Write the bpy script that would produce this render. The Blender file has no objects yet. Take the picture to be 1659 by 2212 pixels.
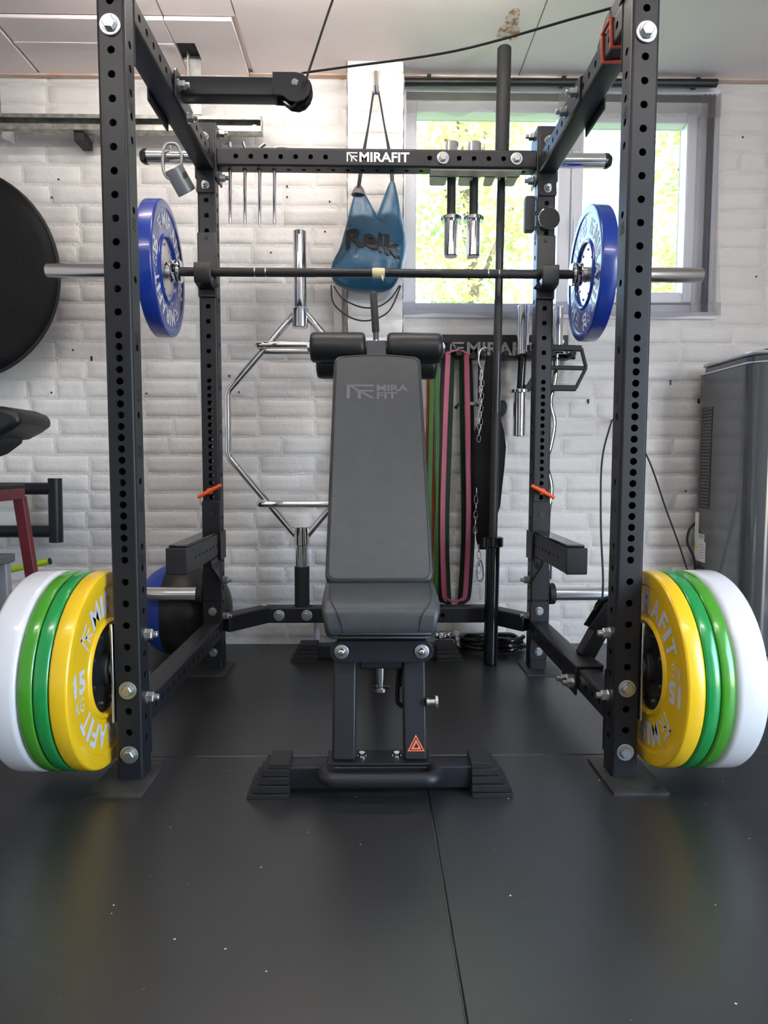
import bpy, math, random
from mathutils import Vector as V, Matrix
random.seed(7)
C = bpy.context.scene.collection
PI = math.pi

# ---------------------------------------------------------------- camera
cam = bpy.data.cameras.new('camera'); cam_o = bpy.data.objects.new('camera', cam); C.objects.link(cam_o)
cam.sensor_fit = 'VERTICAL'; cam.sensor_height = 36.0; cam.lens = 36.0*1449.57/2212.0
cam.clip_start = .05
PITCH, YAW, ROLL = .07357, .01743, .00218
_f = V((math.sin(YAW)*math.cos(PITCH), math.cos(YAW)*math.cos(PITCH), -math.sin(PITCH)))
_r = V((math.cos(YAW), -math.sin(YAW), 0)); _u = _r.cross(_f)
_r2 = _r*math.cos(ROLL)+_u*math.sin(ROLL); _u2 = -_r*math.sin(ROLL)+_u*math.cos(ROLL)
M = Matrix.Identity(4)
for i in range(3):
    M[i][0], M[i][1], M[i][2] = _r2[i], _u2[i], -_f[i]
M.translation = V((-.0157, -1.5124, .7393)); cam_o.matrix_world = M
bpy.context.scene.camera = cam_o

# ---------------------------------------------------------------- world, sun, lights, exposure
sc = bpy.context.scene
sc.view_settings.view_transform = 'Standard'; sc.view_settings.look = 'None'
sc.view_settings.gamma = 1; sc.view_settings.use_curve_mapping = False
sc.view_settings.exposure = 0.45
w = bpy.data.worlds.new('sky'); sc.world = w; w.use_nodes = True
nt = w.node_tree; bg = nt.nodes['Background']
sky = nt.nodes.new('ShaderNodeTexSky'); sky.sky_type = 'NISHITA'; sky.sun_disc = False
sky.sun_elevation = math.radians(48); sky.sun_rotation = math.radians(180)
nt.links.new(sky.outputs['Color'], bg.inputs['Color']); bg.inputs['Strength'].default_value = 1.3
def lamp(name, kind, loc, rot, energy, color, **kw):
    l = bpy.data.lights.new(name, kind); l.energy = energy; l.color = color
    for k, v in kw.items(): setattr(l, k, v)
    o = bpy.data.objects.new(name, l); C.objects.link(o); o.location = loc; o.rotation_euler = rot
    return o
lamp('sun', 'SUN', (0, 0, 8), (math.radians(46), math.radians(12), 0), 16, (1, .95, .85), angle=.01)
ASSUMED_BATTEN = [(-.25, .50, 2.19, 41, 1.5), (-.9, -1.15, 2.19, 52, 1.3), (.85, -1.15, 2.19, 52, 1.3)]  # assumed lamps: rear batten inferred from the rail shadow, front pair added as fill
# bluish light added at an assumed, unseen doorway in the right-hand wall, well in front of the rack
lamp('assumed_doorway_daylight', 'AREA', (2.18, -1.9, 1.05), (0, math.radians(90), 0), 38, (.62, .76, 1), shape='RECTANGLE', size=2.0, size_y=1.6)

# ---------------------------------------------------------------- materials
def mat(name, col, rough=.5, metal=0., spec=.5, coat=0., var=0., vscale=8., bump=0., bscale=60., bdist=.002, detail=4, col2=None, trans=0, stretch=None):
    m = bpy.data.materials.new(name); m.use_nodes = True
    n = m.node_tree.nodes; L = m.node_tree.links; b = n['Principled BSDF']
    b.inputs['Base Color'].default_value = (*col, 1); b.inputs['Roughness'].default_value = rough
    b.inputs['Metallic'].default_value = metal; b.inputs['Specular IOR Level'].default_value = spec
    b.inputs['Coat Weight'].default_value = coat; b.inputs['Coat Roughness'].default_value = .08
    tc = n.new('ShaderNodeTexCoord'); src = tc.outputs['Object']
    if stretch:
        mp = n.new('ShaderNodeMapping'); mp.inputs['Scale'].default_value = stretch; L.new(src, mp.inputs['Vector']); src = mp.outputs['Vector']
    if var or col2:
        t = n.new('ShaderNodeTexNoise'); t.inputs['Scale'].default_value = vscale; t.inputs['Detail'].default_value = detail
        L.new(src, t.inputs['Vector'])
        r = n.new('ShaderNodeValToRGB'); r.color_ramp.elements[0].position = .32; r.color_ramp.elements[1].position = .7
        c2 = col2 or tuple(min(1, c*(1+var)) for c in col); c1 = col if col2 else tuple(c*(1-var) for c in col)
        r.color_ramp.elements[0].color = (*c1, 1); r.color_ramp.elements[1].color = (*c2, 1)
        L.new(t.outputs['Fac'], r.inputs['Fac']); L.new(r.outputs['Color'], b.inputs['Base Color'])
    if bump:
        t2 = n.new('ShaderNodeTexNoise'); t2.inputs['Scale'].default_value = bscale; t2.inputs['Detail'].default_value = detail
        L.new(src, t2.inputs['Vector'])
        bp = n.new('ShaderNodeBump'); bp.inputs['Strength'].default_value = bump; bp.inputs['Distance'].default_value = bdist
        L.new(t2.outputs['Fac'], bp.inputs['Height']); L.new(bp.outputs['Normal'], b.inputs['Normal'])
    return m
POWDER = mat('black_powder_coat', (.0120, .0127, .0158), .42, spec=.36, bump=.15, bscale=900, bdist=.0004)
POWDER2 = mat('worn_black_steel', (.013, .013, .0135), .38, var=.5, vscale=14)
DUSTY = mat('dusty_black_steel', (.032, .031, .029), .5, var=.5, vscale=18)
BLACKGLOSS = mat('black_gloss', (.006, .006, .007), .16, spec=.6)
BLACKMATT = mat('black_matt', (.012, .012, .013), .7)
SHAFT = mat('black_zinc_shaft', (.035, .035, .037), .3, metal=.6)
KNURL = mat('knurled_shaft', (.03, .031, .03), .5, metal=.5, bump=.6, bscale=900, bdist=.0006)
CHROME = mat('chrome', (.82, .81, .80), .09, metal=1)
STEEL = mat('brushed_steel', (.62, .60, .585), .24, metal=1)
ZINC = mat('zinc_bolt', (.50, .52, .52), .32, metal=.95, var=.1, vscale=60)
GALV = mat('galvanised_steel', (.36, .36, .32), .42, metal=.8, var=.35, vscale=40)
VINYL = mat('charcoal_vinyl', (.042, .0475, .050), .42, spec=.5, bump=.35, bscale=520, bdist=.0006, var=.08, vscale=30)
VINYLB = mat('black_vinyl', (.007, .008, .009), .42, spec=.5, bump=.2, bscale=300, bdist=.0006)
STITCH = mat('seam_piping', (.02, .024, .028), .5)
EMBOSS = mat('embossed_vinyl', (.12, .125, .13), .35)
FOAMGRIP = mat('grip_foam', (.035, .035, .037), .75)
GREYP = mat('grey_satin_steel', (.07, .074, .08), .4)
RUBBER = mat('black_rubber', (.008, .008, .0085), .6)
WHITETXT = mat('white_lettering', (.85, .85, .85), .45)
PALETXT = mat('pale_grey_lettering', (.62, .63, .68), .5)
BLUETXT = mat('grey_lettering', (.72, .73, .73), .5)
DARKTXT = mat('dark_marking', (.003, .003, .003), .7)
YEL = mat('yellow_urethane', (.88, .55, .012), .27, coat=.3, var=.05, vscale=5)
GRN1 = mat('green_urethane', (.010, .27, .055), .2, coat=.4)
GRN2 = mat('leaf_green_urethane', (.055, .29, .018), .2, coat=.4)
WHT = mat('white_plastic', (.74, .74, .75), .2, coat=.4)
BLU = mat('blue_urethane', (.005, .032, .27), .26, coat=.4)
INSERTK = mat('black_steel_insert', (.02, .021, .026), .26, metal=.4)
INSERTC = mat('satin_chrome_insert', (.72, .72, .72), .3, metal=1)
ORANGE = mat('orange_plastic', (.85, .10, .015), .4)
REDRUB = mat('red_rubber', (.50, .06, .03), .6)
PAINTW = mat('white_masonry_paint', (.76, .735, .705), .55, var=.05, vscale=3, bump=.5, bscale=38, bdist=.006, detail=8)
MORT = mat('painted_mortar', (.72, .70, .67), .65, var=.08, vscale=9, bump=.8, bscale=70, bdist=.006, detail=8)
PAINTC = mat('pinkish_ceiling_paint', (.90, .80, .765), .6, var=.04, vscale=2.2, bump=.25, bscale=9, bdist=.01, detail=6)
PAINTR = mat('room_paint', (.70, .68, .66), .7)
UPVC = mat('white_upvc', (.90, .90, .94), .3)
RAILK = mat('black_curtain_rail', (.012, .014, .013), .35)
RUST = mat('bare_timber_edge', (.55, .36, .25), .8, col2=(.86, .75, .70), vscale=7)
GALV2 = mat('dull_zinc', (.45, .46, .43), .5, metal=.6, var=.3, vscale=20)
TEAL = mat('teal_nylon', (.012, .075, .14), .36, spec=.6, bump=.5, bscale=22, bdist=.01, var=.15, vscale=7)
BAGTXT = mat('bag_print', (.012, .011, .012), .3)
BAGCORNER = mat('bag_corner', (.13, .125, .12), .6)
FABRIC = mat('black_nylon', (.004, .004, .0045), .65, spec=.25, bump=.7, bscale=9, bdist=.012)
PINK = mat('pink_latex', (.38, .08, .13), .5)
DGRN = mat('dark_green_latex', (.008, .030, .011), .5, spec=.3)
LGRN = mat('green_latex', (.032, .095, .012), .5, spec=.25)
ORNL = mat('orange_latex', (.32, .085, .025), .5)
BLKL = mat('black_latex', (.008, .009, .011), .5)
MAROON = mat('maroon_paint', (.115, .012, .018), .45, var=.15, vscale=6)
GREYPLY = mat('grey_rubber_top', (.12, .12, .12), .7, bump=.3, bscale=80)
SILV = mat('silver_grey_leg', (.32, .32, .33), .45)
LIME = mat('lime_plastic', (.45, .62, .02), .4)
BALLB = mat('blue_ball_vinyl', (.015, .05, .33), .4, bump=.2, bscale=40)
BALLK = mat('black_ball_vinyl', (.010, .010, .011), .38, bump=.4, bscale=12, bdist=.006)
ACGREY = mat('graphite_gloss_plastic', (.066, .069, .072), .14, spec=.6, coat=.5)
ACDARK = mat('dark_grille', (.012, .012, .013), .4)
ACTRIM = mat('silver_trim', (.62, .63, .65), .28, metal=.7)
LABELW = mat('white_label', (.78, .78, .74), .6)
LABELY = mat('yellow_label', (.80, .62, .03), .6)
FOIL = mat('crinkled_foil', (.66, .66, .66), .2, metal=1, bump=1, bscale=70, bdist=.01)
TAPE = mat('masking_tape', (.62, .56, .33), .7, bump=.6, bscale=60, bdist=.003)
GREYTUBE = mat('grey_satin_tube', (.24, .245, .25), .38, metal=.3)
STICKER = mat('orange_sticker', (.80, .17, .07), .5)
LEAF = mat('sunlit_leaf', (.46, .56, .18), .5, var=.5, vscale=2.5)
BARK = mat('bark', (.12, .09, .06), .9)
LEDF = mat('led_diffuser', (.9, .9, .9), .4)
def leafy(m):
    n = m.node_tree.nodes; L = m.node_tree.links; b = n['Principled BSDF']; o = n['Material Output']
    t = n.new('ShaderNodeBsdfTranslucent'); t.inputs['Color'].default_value = (.66, .76, .24, 1)
    x = n.new('ShaderNodeMixShader'); x.inputs['Fac'].default_value = .5
    L.new(b.outputs[0], x.inputs[1]); L.new(t.outputs[0], x.inputs[2]); L.new(x.outputs[0], o.inputs['Surface'])
leafy(LEAF)
def sheer(nm, dens):
    m = bpy.data.materials.new(nm); m.use_nodes = True
    n = m.node_tree.nodes; L = m.node_tree.links; n.clear()
    o = n.new('ShaderNodeOutputMaterial'); tr = n.new('ShaderNodeBsdfTransparent'); d = n.new('ShaderNodeBsdfDiffuse'); tl = n.new('ShaderNodeBsdfTranslucent')
    tr.inputs['Color'].default_value = (.93, .92, .93, 1)
    d.inputs['Color'].default_value = (.34, .32, .33, 1); tl.inputs['Color'].default_value = (.42, .39, .40, 1)
    a = n.new('ShaderNodeMixShader'); a.inputs[0].default_value = .5; L.new(d.outputs[0], a.inputs[1]); L.new(tl.outputs[0], a.inputs[2])
    b = n.new('ShaderNodeMixShader'); b.inputs[0].default_value = dens; L.new(tr.outputs[0], b.inputs[1]); L.new(a.outputs[0], b.inputs[2])
    L.new(b.outputs[0], o.inputs['Surface']); return m
SHEER = sheer('grey_sheer_voile', .10); SHEER2 = sheer('gathered_grey_voile', .40)
def glass():
    m = bpy.data.materials.new('window_glass'); m.use_nodes = True
    n = m.node_tree.nodes; L = m.node_tree.links; n.clear()
    o = n.new('ShaderNodeOutputMaterial'); tr = n.new('ShaderNodeBsdfTransparent'); g = n.new('ShaderNodeBsdfGlossy'); g.inputs['Roughness'].default_value = .02
    x = n.new('ShaderNodeMixShader'); x.inputs[0].default_value = .06; L.new(tr.outputs[0], x.inputs[1]); L.new(g.outputs[0], x.inputs[2]); L.new(x.outputs[0], o.inputs['Surface'])
    return m
GLASS = glass()
def floor_mat():
    m = mat('rubber_matting', (.012, .0125, .0135), .30, spec=1.0)
    n = m.node_tree.nodes; L = m.node_tree.links; b = n['Principled BSDF']
    tc = n.new('ShaderNodeTexCoord')
    def noise(scale, detail, st=(1, 1, 1), rot=0):
        mp = n.new('ShaderNodeMapping'); mp.inputs['Scale'].default_value = st; mp.inputs['Rotation'].default_value = (0, 0, rot)
        t = n.new('ShaderNodeTexNoise'); t.inputs['Scale'].default_value = scale; t.inputs['Detail'].default_value = detail
        L.new(tc.outputs['Object'], mp.inputs['Vector']); L.new(mp.outputs['Vector'], t.inputs['Vector']); return t.outputs['Fac']
    def ramp(src, p0, p1, c0, c1):
        r = n.new('ShaderNodeValToRGB'); r.color_ramp.elements[0].position = p0; r.color_ramp.elements[1].position = p1
        r.color_ramp.elements[0].color = (*c0, 1); r.color_ramp.elements[1].color = (*c1, 1); L.new(src, r.inputs['Fac']); return r.outputs['Color']
    base = ramp(noise(4, 10), .25, .85, (.0150, .0157, .0158), (.0215, .0223, .0228))
    scr = ramp(noise(7, 5, (1, 9, 1), .5), .66, .78, (0, 0, 0), (.030, .030, .030))
    scr2 = ramp(noise(9, 6, (1, 14, 1), -1.0), .68, .79, (0, 0, 0), (.028, .028, .028))
    spk = ramp(noise(120, 2), .755, .79, (0, 0, 0), (.25, .25, .24))
    def add(a, c):
        x = n.new('ShaderNodeMix'); x.data_type = 'RGBA'; x.blend_type = 'ADD'; x.inputs[0].default_value = 1
        L.new(a, x.inputs[6]); L.new(c, x.inputs[7]); return x.outputs[2]
    L.new(add(add(add(base, scr), scr2), spk), b.inputs['Base Color'])
    rr = n.new('ShaderNodeMapRange'); rr.inputs[3].default_value = .31; rr.inputs[4].default_value = .40
    L.new(noise(3.5, 6), rr.inputs[0]); L.new(rr.outputs[0], b.inputs['Roughness'])
    bp = n.new('ShaderNodeBump'); bp.inputs['Strength'].default_value = .10; bp.inputs['Distance'].default_value = .0006
    L.new(noise(260, 3), bp.inputs['Height']); L.new(bp.outputs['Normal'], b.inputs['Normal'])
    return m
MATTING = floor_mat()

# ---------------------------------------------------------------- mesh helpers
class MB:
    def __init__(s): s.v = []; s.f = []; s.oriented = False
    def add(s, vs, fs):
        o = len(s.v); s.v += [tuple(p) for p in vs]; s.f += [tuple(i+o for i in f) for f in fs]; return s
    def box(s, x0, x1, y0, y1, z0, z1, T=None):
        vs = [V((x, y, z)) for z in (z0, z1) for y in (y0, y1) for x in (x0, x1)]
        if T is not None: vs = [T @ p for p in vs]
        return s.add(vs, [(0, 2, 3, 1), (4, 5, 7, 6), (0, 1, 5, 4), (2, 6, 7, 3), (0, 4, 6, 2), (1, 3, 7, 5)])
    def beam(s, p0, p1, w, h, up=(0, 0, 1)):
        p0, p1 = V(p0), V(p1); d = (p1-p0).normalized(); r = d.cross(V(up)).normalized(); u = r.cross(d)
        vs = [p+r*a*w/2+u*b*h/2 for p in (p0, p1) for a, b in ((-1, -1), (1, -1), (1, 1), (-1, 1))]
        return s.add(vs, [(0, 3, 2, 1), (4, 5, 6, 7), (0, 1, 5, 4), (1, 2, 6, 5), (2, 3, 7, 6), (3, 0, 4, 7)])
    def frame(s, d):
        d = V(d).normalized(); a = V((0, 0, 1)) if abs(d.z) < .9 else V((0, 1, 0))
        r = d.cross(a).normalized(); return d, r, r.cross(d)
    def lathe(s, prof, O, axis, n=32, caps=True):
        O = V(O); d, r, u = s.frame(axis); vs = []; fs = []
        for (q, h) in prof:
            for k in range(n):
                a = 2*PI*k/n; vs.append(O+d*h+(r*math.cos(a)+u*math.sin(a))*q)
        for i in range(len(prof)-1):
            for k in range(n):
                k2 = (k+1) % n; fs.append((i*n+k, i*n+k2, (i+1)*n+k2, (i+1)*n+k))
        if caps: fs.append(tuple(range(n-1, -1, -1))); fs.append(tuple((len(prof)-1)*n+k for k in range(n)))
        return s.add(vs, fs)
    def cyl(s, p0, p1, r, r2=None, n=24, ch=0.):
        p0, p1 = V(p0), V(p1); L = (p1-p0).length; r2 = r if r2 is None else r2
        pr = [(r-ch, 0), (r, ch), (r2, L-ch), (r2-ch, L)] if ch else [(r, 0), (r2, L)]
        return s.lathe(pr, p0, p1-p0, n)
    def tube(s, path, r, n=10, closed=False):
        P = [V(p) for p in path]; N = len(P); T = []
        for i in range(N):
            a = P[(i-1) % N] if (closed or i > 0) else P[0]; b = P[(i+1) % N] if (closed or i < N-1) else P[-1]
            T.append((b-a).normalized())
        _, rr, _u = s.frame(T[0]); vs = []; fs = []
        R = r if isinstance(r, (list, tuple)) else [r]*N
        for i in range(N):
            if i: rr = (rr-T[i]*rr.dot(T[i])).normalized()
            u = rr.cross(T[i])
            for k in range(n):
                a = 2*PI*k/n; vs.append(P[i]+(rr*math.cos(a)+u*math.sin(a))*R[i])
        for i in range(N if closed else N-1):
            j = (i+1) % N
            for k in range(n):
                k2 = (k+1) % n; fs.append((i*n+k, i*n+k2, j*n+k2, j*n+k))
        if not closed: fs.append(tuple(range(n-1, -1, -1))); fs.append(tuple((N-1)*n+k for k in range(n)))
        return s.add(vs, fs)
    def ribbon(s, path, wdir, w, t):
        """flat strap swept along path; wdir = width direction, t = thickness"""
        P = [V(p) for p in path]; N = len(P); vs = []; fs = []
        for i in range(N):
            T = (P[min(i+1, N-1)]-P[max(i-1, 0)]).normalized()
            wd = V(wdir(T) if callable(wdir) else wdir); wd = (wd-T*wd.dot(T)).normalized(); nn = wd.cross(T)
            vs += [P[i]+wd*a*w/2+nn*b*t/2 for a, b in ((-1, -1), (1, -1), (1, 1), (-1, 1))]
        for i in range(N-1):
            for k in range(4):
                k2 = (k+1) % 4; fs.append((i*4+k, i*4+k2, i*4+4+k2, i*4+4+k))
        fs += [(3, 2, 1, 0), tuple((N-1)*4+k for k in range(4))]
        return s.add(vs, fs)
    def prism(s, poly, O, u, v, n, t):
        O, u, v, n = V(O), V(u), V(v), V(n); N = len(poly)
        vs = [O+u*a+v*b for a, b in poly]+[O+u*a+v*b+n*t for a, b in poly]
        fs = [tuple(range(N-1, -1, -1)), tuple(range(N, 2*N))]+[(i, (i+1) % N, N+(i+1) % N, N+i) for i in range(N)]
        return s.add(vs, fs)
    def grid(s, fn, nu, nv):
        vs = [fn(i/nu, j/nv) for j in range(nv+1) for i in range(nu+1)]
        return s.add(vs, [(j*(nu+1)+i, j*(nu+1)+i+1, (j+1)*(nu+1)+i+1, (j+1)*(nu+1)+i) for j in range(nv) for i in range(nu)])
    def perf(s, O, eL, eA, eB, L, wa, wb, hA, hB, r=.0082, ch=.006, t=.003, caps=True, n=16):
        """box section with round holes: faces normal +-eB carry holes hA (offset across by 0), faces normal +-eA carry hB"""
        O, eL, eA, eB = V(O), V(eL), V(eA), V(eB)
        def addn(vs, fs, nv):
            out = []
            for f in fs:
                a, b_, c_ = vs[f[0]], vs[f[1]], vs[f[2]]; nn = (b_-a).cross(c_-a); e = nv(sum((vs[k] for k in f), V())/len(f)) if callable(nv) else nv
                out.append(f if nn.dot(e) >= 0 else tuple(reversed(f)))
            s.add(vs, out)
        def plate(c, across, nrm, width, holes):
            hw = width/2-ch; hs = sorted(holes); prev = 0.
            W = lambda l, a, d=0: O+eL*l+c+across*a-nrm*d
            def quad(l0, l1):
                if l1-l0 > 1e-6: addn([W(l0, -hw), W(l0, hw), W(l1, hw), W(l1, -hw)], [(0, 1, 2, 3)], nrm)
            for i, h in enumerate(hs):
                lo = max(prev, h-.024); hi = h+.024
                if i+1 < len(hs): hi = min(hi, (h+hs[i+1])/2)
                hi = min(hi, L)
                quad(prev, lo)
                cor = [math.atan2(y, x) for x, y in ((hi-h, hw), (lo-h, hw), (lo-h, -hw), (hi-h, -hw))]
                an = sorted([-PI+2*PI*k/n+.01 for k in range(n)]+cor)
                inn = []; out = []; dep = []
                for a in an:
                    ca, sa = math.cos(a), math.sin(a)
                    k = min(((hi-h)/ca if ca > 1e-9 else (lo-h)/ca if ca < -1e-9 else 9e9), (hw/abs(sa) if abs(sa) > 1e-9 else 9e9))
                    inn.append(W(h+r*ca, r*sa)); out.append(W(h+k*ca, k*sa)); dep.append(W(h+r*ca, r*sa, t))
                m = len(an)
                addn(inn+out, [(k, (k+1) % m, m+(k+1) % m, m+k) for k in range(m)], nrm); hc = W(h, 0, t/2)
                addn(inn+dep, [(m+k, m+(k+1) % m, (k+1) % m, k) for k in range(m)], lambda p, hc=hc: hc-p)
                prev = hi
            quad(prev, L)
        plate(eB*wb/2, eA, eB, wa, hA); plate(-eB*wb/2, eA, -eB, wa, hA)
        plate(eA*wa/2, eB, eA, wb, hB); plate(-eA*wa/2, eB, -eA, wb, hB)
        for sa in (-1, 1):
            for sb in (-1, 1):
                ca_, cb_ = sa*(wa/2-ch), sb*(wb/2-ch); pts = []
                for q in range(4):
                    a = q/3*PI/2; pts.append(eA*(ca_+sa*ch*math.sin(a))+eB*(cb_+sb*ch*math.cos(a)))
                for q in range(3):
                    addn([O+pts[q], O+pts[q+1], O+eL*L+pts[q+1], O+eL*L+pts[q]], [(0, 1, 2, 3)], eA*sa+eB*sb)
        if caps:
            ring = [(wa/2-ch, wb/2), (wa/2, wb/2-ch), (wa/2, -wb/2+ch), (wa/2-ch, -wb/2), (-wa/2+ch, -wb/2), (-wa/2, -wb/2+ch), (-wa/2, wb/2-ch), (-wa/2+ch, wb/2)]
            for l, q in ((0, -1), (L, 1)): addn([O+eL*l+eA*a+eB*b for a, b in ring], [tuple(range(8))], eL*q)
        s.oriented = True
        return s
    def mesh(s, name, m):
        me = bpy.data.meshes.new(name); me.from_pydata(s.v, [], s.f)
        for x in (m if isinstance(m, (list, tuple)) else [m]): me.materials.append(x)
        return me
    def build(s, name, m, parent=None, bevel=0, seg=2, smooth=35, loc=None, merge=True, flip=True):
        import bmesh
        me = s.mesh(name, m)
        b = bmesh.new(); b.from_mesh(me)
        if merge: bmesh.ops.remove_doubles(b, verts=b.verts, dist=1e-5)
        bmesh.ops.delete(b, geom=[v for v in b.verts if not v.link_faces], context='VERTS')
        if flip and not s.oriented: bmesh.ops.recalc_face_normals(b, faces=b.faces)
        o_loc = V((0, 0, 0))
        if parent is None or loc is not None:
            if loc is None:
                xs = [v.co for v in b.verts]
                o_loc = V(((min(p.x for p in xs)+max(p.x for p in xs))/2, (min(p.y for p in xs)+max(p.y for p in xs))/2, min(p.z for p in xs)))
            else: o_loc = V(loc)
            bmesh.ops.translate(b, verts=b.verts, vec=-o_loc)
        b.to_mesh(me); b.free()
        o = bpy.data.objects.new(name, me); C.objects.link(o); o.location = o_loc
        if parent is not None: attach(o, parent)
        if bevel:
            md = o.modifiers.new('edge', 'BEVEL'); md.width = bevel; md.segments = seg; md.limit_method = 'ANGLE'; md.angle_limit = math.radians(40)
        if smooth:
            me.polygons.foreach_set('use_smooth', [True]*len(me.polygons)); me.set_sharp_from_angle(angle=math.radians(smooth))
        return o
WM = {}
def world_of(o):
    m = Matrix.LocRotScale(o.location, o.rotation_euler, o.scale)
    return world_of(o.parent) @ o.matrix_parent_inverse @ m if o.parent else m
def attach(o, parent):
    o.parent = parent; o.matrix_parent_inverse = world_of(parent).inverted()
def thing(name, label, cat, loc=(0, 0, 0), group=None):
    o = bpy.data.objects.new(name, None); C.objects.link(o); o.location = loc; o.empty_display_size = .05
    return tag(o, label, cat, group)
def tag(o, label=None, cat=None, group=None, kind=None):
    if label: o['label'] = label
    if cat: o['category'] = cat
    if group: o['group'] = group
    if kind: o['kind'] = kind
    return o
def struct(o): o['kind'] = 'structure'; return o
def copy_tree(o, parent=None):
    c = o.copy(); C.objects.link(c)
    if parent is not None:
        inv = o.matrix_parent_inverse.copy(); c.parent = parent; c.matrix_parent_inverse = inv
    for ch in [x for x in bpy.data.objects if x.parent == o]: copy_tree(ch, c)
    return c
_txt = {}
def text_geo(body, bold=0.):
    key = (body, bold)
    if key not in _txt:
        cu = bpy.data.curves.new('t', 'FONT'); cu.body = body; cu.offset = bold; cu.resolution_u = 3
        ob = bpy.data.objects.new('t', cu); C.objects.link(ob)
        bpy.context.view_layer.update()
        me = bpy.data.meshes.new_from_object(ob.evaluated_get(bpy.context.evaluated_depsgraph_get()))
        vs = [v.co.copy() for v in me.vertices]; fs = [tuple(p.vertices) for p in me.polygons]
        x0 = min(v.x for v in vs); x1 = max(v.x for v in vs); y0 = min(v.y for v in vs); y1 = max(v.y for v in vs)
        _txt[key] = ([((v.x-x0)/(x1-x0), (v.y-y0)/(y1-y0)) for v in vs], fs, (x1-x0)/(y1-y0))
        bpy.data.objects.remove(ob); bpy.data.curves.remove(cu); bpy.data.meshes.remove(me)
    return _txt[key]
def put_text(mb, body, O, u, v, w, h, bold=0.):
    """flat lettering, lower-left corner O, unit directions u (reading) and v (up)"""
    vs, fs, _ = text_geo(body, bold); O, u, v = V(O), V(u), V(v)
    mb.add([O+u*a*w+v*b*h for a, b in vs], fs)
def logo_quads():
    q = [[(0, .87), (1, .87), (1, 1), (0, 1)], [(0, 0), (.12, 0), (.12, .9), (0, .9)], [(.36, .50), (1, .50), (1, .62), (.30, .62)],
         [(.41, 0), (.53, 0), (.53, .40), (.41, .50)], [(.0, .97), (.12, .99), (1, .10), (.93, 0)]]
    return q
def put_logo(mb, O, u, v, w, h):
    O, u, v = V(O), V(u), V(v)
    for i, q in enumerate(logo_quads()):
        mb.add([O+u*a*w+v*b*h for a, b in q], [(0, 1, 2, 3)])
def rrect(w, h, r, n=6):
    pts = []
    for cx, cy, a0 in ((w/2-r, h/2-r, 0), (-w/2+r, h/2-r, PI/2), (-w/2+r, -h/2+r, PI), (w/2-r, -h/2+r, 1.5*PI)):
        for k in range(n+1):
            a = a0+PI/2*k/n; pts.append((cx+r*math.cos(a), cy+r*math.sin(a)))
    return pts
def smooth_path(pts, n=8, closed=False):
    P = [V(p) for p in pts]; N = len(P); out = []
    for i in range(N if closed else N-1):
        p0 = P[(i-1) % N] if closed or i > 0 else P[i]; p1 = P[i]; p2 = P[(i+1) % N]; p3 = P[(i+2) % N] if closed or i+2 < N else P[(i+1) % N]
        for k in range(n):
            t = k/n; out.append(.5*((2*p1)+(-p0+p2)*t+(2*p0-5*p1+4*p2-p3)*t*t+(-p0+3*p1-3*p2+p3)*t**3))
    if not closed: out.append(P[-1])
    return out
X, Y, Z = V((1, 0, 0)), V((0, 1, 0)), V((0, 0, 1))

# ================================================================ THE ROOM
WY = 1.222                                   # face of the rear wall
WX0, WX1, WZ0, WZ1 = .115, 1.335, 1.345, 2.185   # window opening
CEIL = 2.245
XL, XR, YB = -2.3, 2.15, -4.2
# floor: a slab with three rubber mats butted together
fl = MB().box(XL, XR, YB, 1.45, -.12, -.012).build('floor', MORT); struct(fl)
for (x0, x1, y0, y1) in ((XL, .1085, YB, .1335), (.1115, XR, YB, .1335), (XL, XR, .1365, WY-.035)):
    tag(MB().box(x0, x1, y0, y1, -.012, 0).build('rubber_mat', MATTING, fl, bevel=.0012, seg=1), kind='structure')
# rear wall
b = MB()
b.box(XL, WX0, WY+.0005, WY+.225, -.1, 2.45); b.box(WX1, XR, WY+.0005, WY+.225, -.1, 2.45)
b.box(WX0, WX1, WY+.0005, WY+.225, -.1, WZ0); b.box(WX0, WX1, WY+.0005, WY+.225, WZ1, 2.45)
wall = struct(b.build('wall_rear', MORT, smooth=0))
from mathutils import noise as mn
def brick(mb, x0, x1, z0, z1, yf, depth=.0030, nx=5, nz=3, ax='y'):
    j = lambda: random.uniform(-.0018, .0018)
    yo = random.uniform(-.0012, .0018); tx = random.uniform(-.004, .004); tz = random.uniform(-.007, .007)
    xs = [x0+.0025]+[x0+.0075+(x1-x0-.015)*k/nx for k in range(nx+1)]+[x1-.0025]
    zs = [z0+.0025]+[z0+.0070+(z1-z0-.014)*k/nz for k in range(nz+1)]+[z1-.0025]
    vs = []; W_ = len(xs)
    for jz, z in enumerate(zs):
        for ix, x in enumerate(xs):
            edge = jz in (0, len(zs)-1) or ix in (0, W_-1)
            p = V((x*7, z*7, 3.1)); wob = mn.noise(p)*.0018+mn.noise(p*4)*.0010
            yy = yf+depth+.0015+mn.noise(V((x*40,z*40,1)))*.0025 if edge else yf+yo*.7+tx*(x-(x0+x1)/2)+tz*(z-(z0+z1)/2)+wob
            wx = mn.noise(V((x*25, z*25, 9)))*.0035 if edge else 0; wz = mn.noise(V((x*25, z*25, 5)))*.0035 if edge else 0
            vs.append((x+wx, yy, z+wz))
    n_ = W_
    mb.add(vs, [(r*n_+c, r*n_+c+1, (r+1)*n_+c+1, (r+1)*n_+c) for r in range(len(zs)-1) for c in range(n_-1)])
PX0, PX1, PY = -.113, .102, 1.112             # the brick pier
wb = MB(); pitch = .0752; bl = .2275; z = .018; row = 0
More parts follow.
